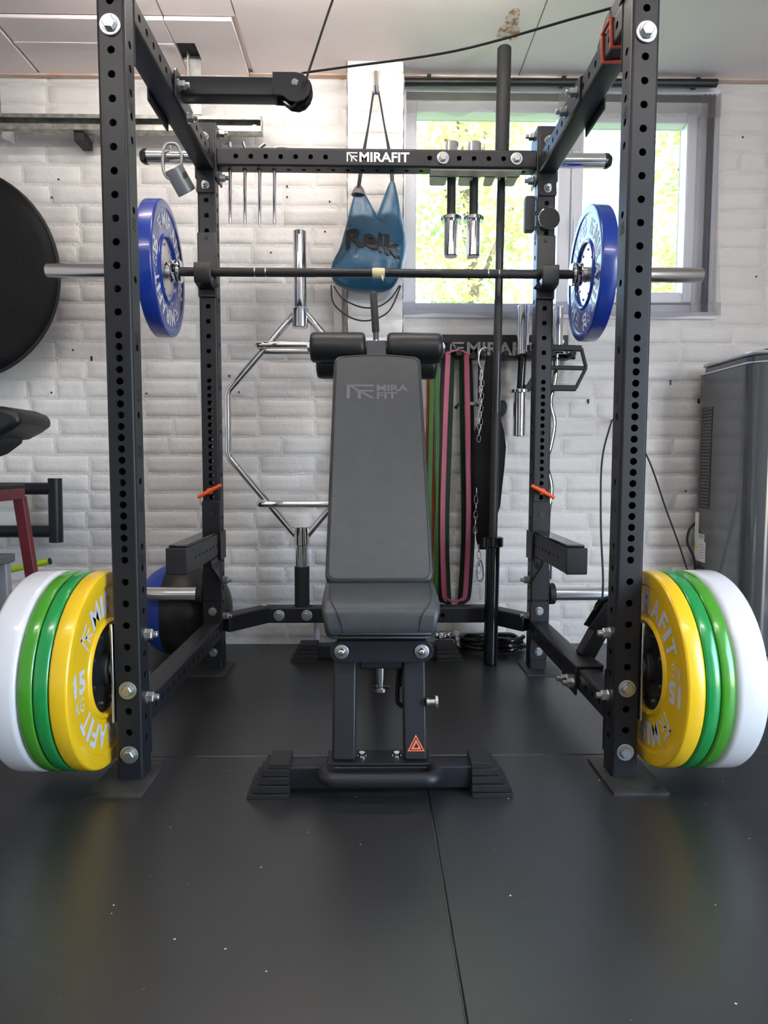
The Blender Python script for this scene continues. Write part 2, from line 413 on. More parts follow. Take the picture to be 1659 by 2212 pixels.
def spans(x0, x1):
    """parts of a brick's run left visible beside the window and the pier"""
    out = [(x0, x1)]
    def cut(a, b_):
        nonlocal out; new = []
        for p, q in out:
            if q <= a or p >= b_: new.append((p, q))
            else:
                if p < a-.02: new.append((p, a))
                if q > b_+.02: new.append((b_, q))
        out = new
    if not (z+pitch-.012 < WZ0 or z > WZ1): cut(WX0, WX1)
    return out
while z < CEIL+.05:
    off = (0 if row % 2 else .5)*bl+random.uniform(-.012, .012); x = XL-off+.11
    while x < XR:
        L_ = bl if random.random() > .12 else bl/2
        a, c = max(x+.003, XL+.002), min(x+L_-.003, XR-.002)
        for p, q in spans(a, c):
            if q-p > .02 and not (p > PX0-.01 and q < PX1+.01): brick(wb, p, q, z, z+pitch-.006, WY-.0035)
        x += L_
    z += pitch; row += 1
struct(wb.build('brickwork', PAINTW, wall, smooth=60, merge=False, flip=False))
dm = MB()                                    # old drill holes and an open joint or two
for x_, z_, k_ in [(-1.242, 1.839, 0), (-1.27, 1.771, 0), (-1.135, 1.15, 1), (-1.207, 1.183, 0), (-0.92, 1.013, 0), (-1.297, 1.015, 0), (1.309, 0.99, 1), (0.859, 0.988, 1), (1.192, 1.071, 0), (1.192, 1.06, 0), (1.27, 0.625, 0), (-0.352, 1.821, 0), (-0.352, 1.78, 0), (-0.418, 1.567, 0), (-0.185, 1.764, 0), (-0.204, 1.649, 0), (1.447, 2.025, 0), (1.524, 1.487, 0), (-0.551, 1.02, 0), (-0.589, 1.084, 0)]:
    if k_: dm.box(x_-.003, x_+.003, WY-.0062, WY, z_-.009, z_+.009)
    else: dm.lathe([(.0036, 0), (.0036, .003)], (x_, WY-.0060, z_), Y, 10)
struct(dm.build('drill_holes', DARKTXT, wall, merge=False))
# pier
pb = MB().box(PX0+.003, PX1-.003, PY+.0015, WY+.05, 0, 2.44); 
pier = struct(pb.build('trim_1', MORT, smooth=0))
pk = MB(); z = .018
while z < CEIL+.02:
    brick(pk, PX0, PX1, z, z+pitch-.006, PY-.003, nx=5); 
    for sx, xx in ((-1, PX0), (1, PX1)):
        vs = [(xx, PY-.001, z+.003), (xx, WY, z+.003), (xx, WY, z+pitch-.013), (xx, PY-.001, z+pitch-.013)]; pk.add(vs, [(0, 1, 2, 3)])
    z += pitch
struct(pk.build('brickwork', PAINTW, pier, smooth=60, merge=False, flip=False))
struct(MB().box(-.170, -.135, 1.195, 1.222, .95, 1.62).build('trim_2', PAINTW, bevel=.004))      # painted conduit beside the pier
# other walls, out of frame
struct(MB().box(XL-.12, XL, YB, 1.45, -.1, 2.45).build('wall_left', PAINTR))
struct(MB().box(XL, XR, YB-.12, YB, -.1, 2.45).build('wall_front', PAINTR))
b = MB(); b.box(XR, XR+.12, -1.0, 1.45, -.1, 2.45); b.box(XR, XR+.12, YB, -2.8, -.1, 2.45); b.box(XR, XR+.12, -2.8, -1.0, 2.05, 2.45)  # opening left for the assumed, unseen doorway
struct(b.build('wall_right', PAINTR))
# ceiling boards
ce = MB().box(XL, XR, YB, 1.45, CEIL, CEIL+.1).build('ceiling', PAINTC); struct(ce)
b = MB()
for (x0, x1, y0, y1, zz) in ((-.475, .548, YB, 1.215, .0), (.551, XR, YB, 1.215, .0)):
    b.box(x0, x1, y0, y1, CEIL-.012, CEIL+.002)
struct(b.build('ceiling_panel', PAINTC, ce, bevel=.002, seg=1))
zl = CEIL-.024      # lower sheets on the left, with a cut-out for the rail hanger
b = MB()
for x0, x1, y0, y1 in ((-.718, -.492, .872, .995), (-.648, -.492, .995, 1.105), (-.718, -.492, 1.105, 1.215)): b.box(x0, x1, y0, y1, zl, CEIL-.008)
struct(b.build('ceiling_panel', PAINTC, ce, bevel=.001, seg=1))
struct(MB().box(-1.288, -.722, .872, 1.215, zl+.001, CEIL-.008).build('ceiling_panel', PAINTC, ce, bevel=.002, seg=1))
struct(MB().box(XL, -1.296, .872, 1.215, zl-.002, CEIL-.008).build('ceiling_panel', PAINTC, ce, bevel=.002, seg=1))
struct(MB().box(-1.288, -.722, 1.000, 1.018, zl-.0012, zl+.002).build('ceiling_batten', PAINTC, ce, bevel=.001))
struct(MB().box(-.718, -.648, .995, 1.105, CEIL-.0085, CEIL-.0078).build('ceiling_opening', BLACKMATT, ce))
for x0, x1 in ((XL, -.722), (-.718, -.478)):
    struct(MB().box(x0, x1, YB, .868, CEIL-.012, CEIL+.002).build('ceiling_panel', PAINTC, ce, bevel=.002, seg=1))
struct(MB().box(-.488, XR, 1.192, 1.216, CEIL-.018, CEIL-.011).box(XL, -.492, 1.192, 1.216, zl-.006, zl+.004).build('ceiling_edge', RUST, ce))
# rust stain on the ceiling above the standing bar
def stain():
    m = mat('rust_stain', (.45, .24, .10), .8); n = m.node_tree.nodes; L = m.node_tree.links
    t = n.new('ShaderNodeTexNoise'); t.inputs['Scale'].default_value = 55; t.inputs['Detail'].default_value = 5
    tc = n.new('ShaderNodeTexCoord'); L.new(tc.outputs['Object'], t.inputs['Vector'])
    r = n.new('ShaderNodeValToRGB'); r.color_ramp.elements[0].position = .46; r.color_ramp.elements[1].position = .6
    r.color_ramp.elements[0].color = (.78, .68, .63, 1); r.color_ramp.elements[1].color = (.42, .22, .09, 1)
    L.new(t.outputs['Fac'], r.inputs['Fac']); L.new(r.outputs['Color'], n['Principled BSDF'].inputs['Base Color']); return m
st = MB(); pts = []
for k in range(22):
    a = 2*PI*k/22; q = 1+.25*math.sin(3*a)+random.uniform(-.15, .15); pts.append((.455+.036*q*math.cos(a), .905+.075*q*math.sin(a)))
st.prism(pts, (0, 0, CEIL-.0128), X, Y, Z, .0006)
struct(st.build('ceiling_stain', stain(), ce))

# window: frame, mullion, two lights, sill
FY = WY+.055
wf = MB()
def rect_frame(mb, x0, x1, z0, z1, y0, y1, t):
    mb.box(x0, x0+t, y0, y1, z0, z1); mb.box(x1-t, x1, y0, y1, z0, z1); mb.box(x0+t, x1-t, y0, y1, z0, z0+t); mb.box(x0+t, x1-t, y0, y1, z1-t, z1)
rect_frame(wf, WX0, WX1, WZ0, WZ1, FY, FY+.07, .045)
wf.box(.735, .785, FY, FY+.07, WZ0+.045, WZ1-.045)
win = struct(wf.build('window_1', UPVC, bevel=.004))
s_ = MB(); rect_frame(s_, .787, WX1-.047, WZ0+.047, WZ1-.047, FY-.018, FY+.05, .042)
sash = struct(s_.build('window_sash', UPVC, win, bevel=.005))
struct(MB().cyl((.80, FY-.03, 1.72), (.80, FY-.018, 1.72), .012).box(.792, .808, FY-.045, FY-.03, 1.62, 1.735).build('window_handle', UPVC, sash, bevel=.003))
struct(MB().box(WX0+.045, .735, FY+.034, FY+.04, WZ0+.045, WZ1-.045).build('window_pane', GLASS, win))
struct(MB().box(.829, WX1-.089, FY+.034, FY+.04, WZ0+.089, WZ1-.089).build('window_pane', GLASS, sash))
struct(MB().box(WX0-.02, WX1+.03, WY-.012, FY+.01, WZ0-.028, WZ0).build('window_sill', UPVC, win, bevel=.003))
r_ = MB(); r_.box(WX0-.008, WX0, WY-.006, FY+.06, WZ0, WZ1); r_.box(WX1, WX1+.012, WY-.006, FY+.06, WZ0, WZ1); r_.box(WX0-.008, WX1+.012, WY-.008, FY+.06, WZ1, WZ1+.02)
struct(r_.build('window_reveal', UPVC, win))
# sheer curtain
def curtain():
    m = MB(); x0, x1 = .118, 1.335
    def fy(u, amp): return WY-.030+amp*(math.sin(u*46+.6*math.sin(u*9))*.5+math.sin(u*21+1)*.5)
    def body(u, v):
        zz = 2.168+(1.322-2.168)*v; sag = .010*math.sin(u*14)*v
        xx = x0+(x1-x0)*u; flare = .012*v*(2*u-1)+(.03*v*v*max(0, u-.9)*10 if u > .9 else 0)
        return (xx+flare, fy(u, .004+.005*(1-v)+.003*v), zz+sag*.6)
    m.grid(body, 160, 24)
    c = m.build('curtain', SHEER, smooth=80, flip=False)
    m2 = MB(); m2.grid(lambda u, v: (x0-.004+(x1-x0+.008)*u, fy(u, .008)-.014-.004*math.sin(u*60)*v, 2.172+(2.085+.014*math.sin(u*31)*math.sin(u*7)-2.172)*v), 200, 6)
    m2.build('valance', SHEER2, c, smooth=80, flip=False)
    m3 = MB(); m3.grid(lambda u, v: (body(u, .94)[0], body(u, 1)[1]-.003, body(u, 1)[2]+.05*(1-v)), 120, 3)
    m3.build('hem', SHEER2, c, smooth=80, flip=False)
    m4 = MB(); m4.grid(lambda u, v: (1.262+(1.338-1.262)*u+.012*v*u, WY-.038+.007*math.sin(u*26), 2.168+(1.373-2.168)*v), 24, 10)
    m4.build('gathered_edge', SHEER2, c, smooth=80, flip=False)
    m5 = MB(); m5.grid(lambda u, v: (.705+(.80-.705)*u*(.5+.5*v*0+.5), WY-.036+.006*math.sin(u*30), 2.168+(1.95-2.168)*v), 24, 6)
    m5.build('gathered_fold', SHEER2, c, smooth=80, flip=False)
    tag(c, 'grey sheer voile curtain with gathered top hung across the window', 'curtain')
curtain()
b = MB().cyl((.108, WY-.045, 2.196), (1.315, WY-.045, 2.206), .015, n=16)
cr = b.build('curtain_rail', RAILK); tag(cr, 'black rail along the ceiling edge above the window curtain', 'curtain rail')
for xx in (.2, .72, 1.24): MB().box(xx-.008, xx+.008, WY-.055, WY-.002, 2.20, 2.222).build('bracket', RAILK, cr)

# assumed doorway on the right, out of frame, added with its bluish light
struct(MB().box(XR-.02, XR+.12, -2.86, -2.80, 0, 2.1).box(XR-.02, XR+.12, -1.0, -.94, 0, 2.1).box(XR-.02, XR+.12, -2.86, -.94, 2.05, 2.11).build('assumed_door_1', UPVC))
# assumed LED battens on the ceiling, out of frame
for i, (bx_, by_, bz_, e_, l_) in enumerate(ASSUMED_BATTEN):
    t_ = thing('assumed_batten_light', ['assumed slim white ceiling batten light directly above the rack', 'added slim white ceiling batten light on the left before the rack', 'added slim white ceiling batten light on the right before the rack'][i], 'light', (bx_, by_, bz_))
    MB().box(bx_-l_/2-.02, bx_+l_/2+.02, by_-.022, by_+.022, bz_+.020, CEIL-.014).box(bx_-l_/2-.02, bx_-l_/2, by_-.015, by_+.015, bz_-.018, bz_+.02).box(bx_+l_/2, bx_+l_/2+.02, by_-.015, by_+.015, bz_-.018, bz_+.02).build('housing', UPVC, t_, bevel=.002)
    lm = bpy.data.materials.new('glowing_tube'); lm.use_nodes = True; p_ = lm.node_tree.nodes['Principled BSDF']
    p_.inputs['Emission Color'].default_value = (1, .93, .87, 1); p_.inputs['Emission Strength'].default_value = e_
    MB().cyl((bx_-l_/2, by_, bz_), (bx_+l_/2, by_, bz_), .0130, n=16).build('tube', lm, t_, smooth=40)

# garden outside the window
def tree(name, label, cx, cy, cz, rx, ry, rz, n, size):
    t = thing(name, label, 'tree', (cx, cy, -.3), 'trees in the garden')
    m = MB(); rnd = random.Random(int(cx*100))
    cl = [(V((rnd.uniform(-1, 1)*rx, rnd.uniform(-1, 1)*ry, rnd.uniform(-1, 1)*rz)), rnd.uniform(.25, .6)) for _ in range(46)]
    for i in range(n):
        c, q = rnd.choice(cl)
        d = V((rnd.gauss(0, 1), rnd.gauss(0, 1), rnd.gauss(0, 1))).normalized()*q*rnd.uniform(.5, 1)
        p = V((cx, cy, cz))+c+d
        a = V((rnd.gauss(0, 1), rnd.gauss(0, 1), rnd.gauss(0, .6))).normalized(); bb = a.cross(V((rnd.gauss(0, 1), rnd.gauss(0, 1), rnd.gauss(0, 1)))).normalized()
        s_ = size*rnd.uniform(.6, 1.3)
        m.add([p-a*s_, p+bb*s_*.45-a*.1*s_, p+a*s_, p-bb*s_*.45-a*.1*s_], [(0, 1, 2, 3)])
    f_ = m.build('foliage', LEAF, t, merge=False, flip=False, smooth=0); f_['kind'] = 'stuff'
    k = MB(); k.tube(smooth_path([(cx, cy, -.3), (cx+.05, cy, cz-rz*.4), (cx-.1, cy+.05, cz+rz*.7)], 6), .05, 8)
    for q in range(5):
        a = q*1.3; k.tube([(cx, cy, cz-rz*.3+q*.25), (cx+math.cos(a)*rx*.6, cy+math.sin(a)*ry*.5, cz+.3+q*.2)], .02, 6)
    k.build('trunk', BARK, t)
tree('garden_tree', 'sunlit green tree outside, behind the left-hand window light', 0.85, 4.6, 2.7, .62, .5, 1.9, 8000, .045)
tree('garden_tree', 'sunlit green tree outside, behind the right-hand opening window light', 3.1, 4.6, 2.7, .66, .5, 1.9, 8000, .045)
struct(MB().box(-8, 12, WY+.3, 30, -.4, -.3).build('ground', mat('lawn', (.12, .20, .04), .9, var=.4, vscale=2)))

# ================================================================ THE RACK
def hz(n): return .068+.05*(n-1) if n <= 10 else .518+.025*(n-10) if n <= 30 else 1.018+.05*(n-30)
D1 = .825
rack = thing('power_rack', 'black steel power rack with four perforated uprights framing the bench', 'power rack', (0, .44, 0))
_bolt = {}
def bolt(loc, d, kind='head', parent=rack, sc_=1., name='bolt'):
    """zinc bolt pointing along d: washer + hex head, or washer + nut + stud"""
    if kind not in _bolt:
        m = MB()
        if kind == 'head': m.lathe([(.0205, 0), (.0205, .0025), (.019, .0033)], (0, 0, 0), Z, 28); m.lathe([(.0150, .0033), (.0138, .0055)], (0, 0, 0), Z, 20); m.lathe([(.0126, .005), (.0126, .0125), (.0112, .0138)], (0, 0, 0), Z, 6)
        elif kind == 'small': m.lathe([(.0150, 0), (.0150, .0025)], (0, 0, 0), Z, 24); m.lathe([(.0125, .002), (.0125, .010), (.011, .0115)], (0, 0, 0), Z, 6)
        else: m.lathe([(.0150, 0), (.0150, .003)], (0, 0, 0), Z, 24); m.lathe([(.0128, .003), (.0128, .016), (.0112, .018)], (0, 0, 0), Z, 6); m.lathe([(.0072, .016), (.0072, .028), (.006, .0295)], (0, 0, 0), Z, 14)
        o = m.build(name, ZINC, None, loc=(0, 0, 0), smooth=25); _bolt[kind] = o.data; bpy.data.objects.remove(o)
    o = bpy.data.objects.new(name, _bolt[kind]); C.objects.link(o); o.location = loc
    o.rotation_euler = V((0, 0, 1)).rotation_difference(V(d)).to_euler(); o.scale = (sc_,)*3
    attach(o, parent); return o
side_z = [.245+.05*k for k in range(7)]+[.095, .145, .195]+[.695, .845, .995, 1.145, 1.295, 1.445, 1.495, 1.545, 1.595, 1.645]
upr = {}
for sx, sy, nm in ((-1, 0, 'FL'), (1, 0, 'FR'), (-1, 1, 'RL'), (1, 1, 'RR')):
    cx, cy = sx*.575, .03+D1*sy
    m = MB().perf((cx, cy, .006), Z, X, Y, 1.864, .06, .06, [hz(n)-.006 for n in range(1, 46) if hz(n) < 1.80], [q-.006 for q in side_z])
    u_ = m.build('upright', POWDER, rack, smooth=40); upr[nm] = u_
    for n_ in (10, 15, 20, 25, 30, 35, 40):
        t = MB(); xi = cx-sx*.0304; uu = -sx*Y
        put_text(t, str(n_), V((xi, cy, hz(n_)-.002))-uu*.012-Z*.015, uu, Z, .024, .027, .01)
        t.build('number_marking', DARKTXT, u_, smooth=0, flip=False)
# foot plates
def foot(sx, y0, y1):
    cx = sx*.575; m = MB()
    xo, xi = sx*.648, sx*.523
    xa, xb = min(xo, xi), max(xo, xi)
    m.perf(((xa+xb)/2, y0, .003), Y, X, Z, y1-y0, xb-xa, .006, [], [], ch=.0015)
    for hx in (-.045, .045):
        for yy in (y0+.022, y1-.02): m.lathe([(.007, .0062), (.0071, .0064)], ((xa+xb)/2+hx, yy, 0), Z, 14)
    return m.build('foot_plate', DUSTY, rack, bevel=.002)
for sx in (-1, 1):
    foot(sx, -.078, .105); foot(sx, .762, .925)
# upper side beams, lower side beams
for sx in (-1, 1):
    hs = [.035+.05*k for k in range(15)]
    MB().perf((sx*.575, .062, 1.742), Y, Z, X, .762, .06, .06, hs, [], r=.0082).build('side_beam', POWDER, rack, smooth=40)
    MB().perf((sx*.575, .066, .150), Y, Z, X, .754, .06, .06, hs, [], r=.0082).build('side_beam', POWDER, rack, smooth=40)
    # end brackets of the upper beam at the rear upright: front plate and inner plate with turned corner
    b = MB(); b.box(sx*.575-.031, sx*.575+.031, D1-.006, D1-.0005, 1.640, 1.868)
    b.box(min(sx*.545, sx*.538), max(sx*.545, sx*.538), D1-.006, D1+.085, 1.690, 1.868)
    b.build('beam_bracket', POWDER, rack, bevel=.003)
    b = MB(); b.box(sx*.575-.031, sx*.575+.031, .0605, .066, 1.62, 1.868); b.box(min(sx*.545, sx*.538), max(sx*.545, sx*.538), .018, .075, 1.768, 1.868)
    b.build('beam_bracket', POWDER, rack, bevel=.003)
    # lower brackets
    b = MB(); b.box(sx*.575-.031, sx*.575+.031, .0605, .066, .045, .245); b.build('beam_bracket', POWDER, rack, bevel=.002)
    b = MB(); b.box(sx*.575-.031, sx*.575+.031, D1-.006, D1-.0005, .040, .250); b.build('beam_bracket', POWDER, rack, bevel=.002)
# rear crossbeam with lettering
hx0 = [-.474+.05*k for k in range(20) if not 6 < k < 13]
m = MB().perf((-.536, D1+.030, 1.762), X, Z, Y, 1.072, .06, .06, [x+.536 for x in hx0], [.038+.05*k-.0025 for k in range(21)], r=.0082)
cb = m.build('cross_beam', POWDER, rack, smooth=40)
t = MB(); put_logo(t, (-.103, D1-.0008, 1.748), X, Z, .036, .030); put_text(t, 'MIRAFIT', (-.060, D1-.0008, 1.747), X, Z, .168, .032, .026)
tag(t.build('lettering', WHITETXT, cb, smooth=0, flip=False), 'white lettering on the beam')
# rear base beam: straight middle, angled ends
b = MB(); ys = 1.012
b.perf((-.42, ys, .165), X, Z, Y, .84, .06, .06, [.17+.05*k for k in range(11)], [.17+.05*k for k in range(11)], r=.0082)
rb = b.build('base_beam', POWDER, rack, smooth=40)
for sx in (-1, 1):
    b = MB().beam((sx*.419, ys, .165), (sx*.546, .862, .165), .06, .06); b.build('base_beam_end', POWDER, rack, bevel=.005)
for xx in (-.366, -.262): bolt((xx, ys-.0305, .165), -Y, 'head', rack)
b = MB().cyl((-.283, ys+.008, .196), (-.283, ys+.008, .345), .0285, n=28).cyl((-.283, ys+.008, .3452), (-.283, ys+.008, .3455), .026)
b.build('bar_sleeve', BLACKMATT, rack, smooth=30)
# bolts
for sx in (-1, 1):
    for zz in (.218, .066): bolt((sx*.575, -.0005, zz), -Y, 'head')
    bolt((sx*.575, -.0005, 1.668), -Y, 'head', sc_=1.12)
    for zz in (.339, .189): bolt((sx*.5448, .036, zz), -sx*X, 'nut')
    bolt((sx*.5375, .046, 1.80), -sx*X, 'nut', sc_=1.15)
    for zz in (1.855, 1.708): bolt((sx*.5375, D1+.045, zz), -sx*X, 'nut')
    for zz in (1.664, 1.82): bolt((sx*.575, D1-.0062, zz), -Y, 'nut', sc_=.9)
    for zz in (.217, .071): bolt((sx*.575, D1-.0062, zz), -Y, 'small')
    for zz in (.192, .322): bolt((sx*.5448, D1+.03, zz), -sx*X, 'nut')
    bolt((sx*.6052, .03, 1.80), sx*X, 'head')
    bolt((sx*.6052, .86, 1.67), sx*X, 'small'); bolt((sx*.6052, .86, .21), sx*X, 'small')
# plate pegs: upper rear, lower rear, lower front
def peg(x0, x1, y, z, r=.0245, ring=None):
    sx = 1 if x1 > x0 else -1
    b = MB().cyl((x0, y, z), (x1-sx*.012, y, z), r, n=28)
    p = b.build('plate_peg', CHROME if abs(z-.262) > .2 or y > .5 else STEEL, rack, smooth=30)
    MB().lathe([(r+.0012, 0), (r+.0012, .012), (r*.7, .024)], (x1-sx*.014, y, z), sx*X, 28).build('end_cap', BLACKGLOSS, p, smooth=40)
    if ring: MB().lathe([(ring, 0), (ring, .022)], (x0+sx*.008, y, z), sx*X, 28).build('collar', RUBBER, p, bevel=.003)
    return p
for sx in (-1, 1):
    peg(sx*.606, sx*.790, .855, 1.770); peg(sx*.606, sx*.885, .855, .272, ring=.038); peg(sx*.612, sx*.93, .03, .262, ring=.040)
    b = MB().box(min(sx*.6055, sx*.612), max(sx*.6055, sx*.612), -.004, .062, .142, .372); b.build('peg_plate', STEEL, rack, bevel=.002)
    for zz in (.345, .175): bolt((sx*.612, .03, zz), sx*X, 'small')
    b = MB().box(min(sx*.6055, sx*.612), max(sx*.6055, sx*.612), .826, .885, .17, .36); b.build('peg_plate', POWDER, rack, bevel=.002)
    b = MB().box(min(sx*.6055, sx*.612), max(sx*.6055, sx*.612), .826, .885, 1.69, 1.85); b.build('peg_plate', POWDER, rack, bevel=.002)
# bar hanger under the crossbeam: plate with four fingers
b = MB(); b.box(.180, .492, D1+.010, D1+.062, 1.7265, 1.7315)
for x0, x1 in ((.181, .243), (.283, .333), (.373, .409), (.449, .488)):
    b.prism([(x0, 0), (x1, 0), (x1+.001, .075), (x1-.006, .083), (x0+.012, .083), (x0+.005, .075)], (0, D1+.055, 1.7265), X, Y, Z, .005)
hg = b.build('bar_hanger', mat('pale_beige_steel', (.46, .37, .345), .5), rack, smooth=30)  # whole hanger in one pale pinkish beige, unlike the black beams
for xx in (.221, .470): bolt((xx, D1-.0005, 1.762), -Y, 'head', rack)
# upper pulley arm on the left beam
pa = MB()
pa.perf((-.540, .432, 1.765), X, Z, Y, .258, .052, .05, [], [], ch=.005)
arm = pa.build('pulley_arm', POWDER, rack, smooth=40)
b = MB().prism([(-.06, -.035), (.07, -.035), (.07, .03), (.06, .045), (-.045, .045), (-.06, .03)], (-.5445, .415, 1.745), Y, Z, X, .006); b.build('mount_plate', POWDER, arm, bevel=.002)
b = MB().prism([(-.07, -.03), (.10, -.03), (.10, .03), (-.07, .03)], (-.6115, .415, 1.722), Y, Z, X, .006); b.build('mount_plate', POWDER, arm, bevel=.002)
for yy in (.385, .47): bolt((-.5385, yy, 1.752-.5*(yy-.385)), X, 'nut', arm)
for yy in (.4, .452): MB().prism([(-.289, 1.739), (-.262, 1.737), (-.244, 1.723), (-.222, 1.720), (-.204, 1.727), (-.190, 1.743), (-.186, 1.762), (-.191, 1.781), (-.206, 1.796), (-.225, 1.800), (-.289, 1.800)], (0, yy, 0), X, Z, Y, .005).build('pulley_cheek', POWDER, arm, bevel=.002)
MB().lathe([(.030, -.012), (.046, -.010), (.040, 0), (.046, .010), (.030, .012)], (-.228, .429, 1.762), Y, 32).build('pulley_wheel', BLACKGLOSS, arm, smooth=30)
MB().lathe([(.0075, -.036), (.0095, -.034), (.0095, -.029), (.004, -.028)], (-.228, .432, 1.772), Y, 16).build('axle_bolt', CHROME, arm, smooth=30)
# upper right pulley bracket on the right beam
b = MB().prism([(.08, 1.772), (.26, 1.772), (.26, 1.79), (.20, 1.825), (.12, 1.825), (.08, 1.80)], (.552, 0, 0), Y, Z, X, .046)
b.build('pulley_bracket', BLACKMATT, rack, bevel=.004)
b = MB().prism([(-.07, -.034), (.09, -.034), (.09, .034), (-.07, .034)], (.539, .43, 1.742), Y, Z, X, .006); b.box(.545, .612, .36, .52, 1.772, 1.778); b.box(.606, .612, .36, .52, 1.69, 1.778)
b.build('mount_plate', POWDER, rack, bevel=.003)
for yy in (.385, .485): bolt((.5388, yy, 1.745), -X, 'nut')
# lower pulley on the right beam
lp = MB(); lp.box(.540, .612, .27, .40, .180, .187); lp.box(.538, .545, .27, .40, .105, .187); lp.box(.605, .612, .27, .40, .105, .187)
lpo = lp.build('low_pulley', POWDER, rack, bevel=.003)
MB().beam((.598, .385, .180), (.650, .395, .272), .045, .045, up=(0, 1, 0)).build('arm', POWDER, lpo, bevel=.004)
O_ = V((.641, .395, .256)); ud = V((.50, .03, .865)).normalized(); wd = V((0, -1, 0)); vd = V((.865, 0, -.5))
for s_ in (-1, 1):
    MB().prism([(-.01, -.036), (.075, -.034), (.098, -.020), (.104, .004), (.092, .026), (.070, .036), (.0, .034)], O_+wd*(s_*.024-.002), ud, vd, wd, .004).build('pulley_cheek', POWDER, lpo, bevel=.001)
MB().lathe([(.03, -.010), (.040, -.009), (.034, 0), (.040, .009), (.03, .010)], O_+ud*.062-vd*.004, wd, 28).build('pulley_wheel', BLACKGLOSS, lpo, smooth=30)
for yy, zz in ((.288, .135), (.345, .128)): bolt((.5378, yy, zz), -X, 'nut', lpo)
bolt(O_+ud*.062+wd*.0265, wd, 'small', lpo, .6)

# ================================================================ BUMPER PLATES
def plate(name, label, x_in, t, sx, yc, zc, R, bm, im, tm, num, rot=0., tilt=0., group=None, style='plate'):
    """x_in: coordinate of the face turned to the bench; sx: side of the rack"""
    o = thing(name, label, 'weight plate', (x_in, yc, zc), group); O = V((x_in, yc, zc)); ax = sx*X
    if style == 'solid':
        prof = [(.026, .004), (.10, .004), (.12, 0), (.207, 0), (.216, .0015), (.222, .005), (R-.0008, .010), (R, .015), (R, t-.015), (R-.0008, t-.010), (.222, t-.005), (.216, t-.0015), (.207, t), (.026, t)]
    else:
        prof = [(.100, .008), (.103, .002), (.108, -.001), (.113, .001), (.116, .005), (.190, .005), (.194, .001), (R-.010, 0), (R-.0032, .0012), (R-.0006, .0038), (R, .006),
                (R, t-.006), (R-.0006, t-.0038), (R-.0032, t-.0012), (R-.010, t), (.194, t-.001), (.190, t-.005), (.116, t-.005), (.108, t+.001), (.100, t-.008)]
    prof.append(prof[0]) if style != 'solid' else None
    MB().lathe(prof, O, ax, 72, caps=False).build('body', bm, o, smooth=32)
    if im:
        MB().lathe([(.026, .009), (.0985, .010), (.0985, t-.010), (.026, t-.009), (.026, .009)], O, ax, 48, caps=False).build('centre_insert', im, o, smooth=30)
        r_ = MB()
        for k in range(8):
            a = 2*PI*k/8+.3; r_.lathe([(.0045, .0095), (.0045, .0065), (.002, .005)], O+Y*(.080*math.cos(a))+Z*(.080*math.sin(a)), ax, 10)
        r_.build('rivet', CHROME, o, smooth=30)
    if tm:
        uu = -sx*Y; m = MB(); h0 = .0042
        def at(r, a): return O+ax*h0+uu*(r*math.cos(a))+Z*(r*math.sin(a))
        def loc_text(body, a, r, w_, h_, up=True, bold=.03):
            ru = uu*math.cos(a)+Z*math.sin(a); tu = uu*math.sin(a)-Z*math.cos(a)
            if body == 'LOGO': put_logo(m, at(r, a)-tu*w_/2, tu, ru, w_, h_)
            else: put_text(m, body, at(r, a)-tu*w_/2, tu, ru, w_, h_, bold)
        WID = {'M': 1.12, 'I': .36, 'R': .92, 'A': .98, 'F': .78, 'T': .84}
        for half in (0, PI):
            m = MB(); a = math.radians(149)+half+rot; rt = .127; hh = .052; k = .0415
            a -= .5*.046/rt; loc_text('LOGO', a, rt, .044, hh*.94); a -= .5*.046/rt+.03
            for ch in 'MIRAFIT':
                wv = WID[ch]*k; da = (wv+.0042)/ (rt+.012); a -= da/2; loc_text(ch, a, rt, wv, hh); a -= da/2
            # number and unit, upright when the plate's mark is at nine o'clock
            ang = PI+half+rot; c0 = at(.158, ang)
            ev = (Z*math.cos(rot+half)-uu*math.sin(rot+half)); eu = (uu*math.cos(rot+half)+Z*math.sin(rot+half))
            m.build('lettering', tm, o, smooth=0, flip=False); m = MB()
            put_text(m, num, c0-eu*.027-ev*.012, eu, ev, .056, .050, .045)
            put_text(m, 'KG', c0-eu*.020-ev*.050, eu, ev, .040, .030, 0)
            m.build('weight_marking', tm, o, smooth=0, flip=False)
    if tilt: o.rotation_euler = (0, 0, tilt)
    return o
ZC, YC = .262, .03
for sx, side in ((-1, 'left'), (1, 'right')):
    plate('bumper_plate', 'yellow 15 KG bumper plate nearest the rack on the %s front peg' % side, sx*.624, .039, sx, YC, ZC, .225, YEL, INSERTK, PALETXT, '15')
    plate('bumper_plate', 'bright green bumper plate against the yellow one on the %s front peg' % side, sx*.6635, .0305, sx, YC, ZC, .225, GRN1, INSERTK, None, '')
    plate('bumper_plate', 'leaf green bumper plate between the other green and the white on the %s front peg' % side, sx*.6945, .0305, sx, YC, ZC, .225, GRN2, INSERTK, None, '')
    plate('technique_plate', 'thick glossy white plastic plate outermost on the %s front peg' % side, sx*.7255, .072, sx, YC, ZC, .226, WHT, None, None, '', style='solid')
BY, BZ = .788, 1.372
plate('bumper_plate', 'blue 20 KG bumper plate on the left end of the racked barbell', -.691, .053, -1, BY, BZ+.004, .218, BLU, INSERTC, BLUETXT, '20', rot=math.radians(-8), tilt=math.radians(2.3))
plate('bumper_plate', 'blue 20 KG bumper plate on the right end of the racked barbell', .693, .053, 1, BY, BZ-.001, .218, BLU, INSERTC, BLUETXT, '20', rot=math.radians(-80), tilt=math.radians(-2.3))
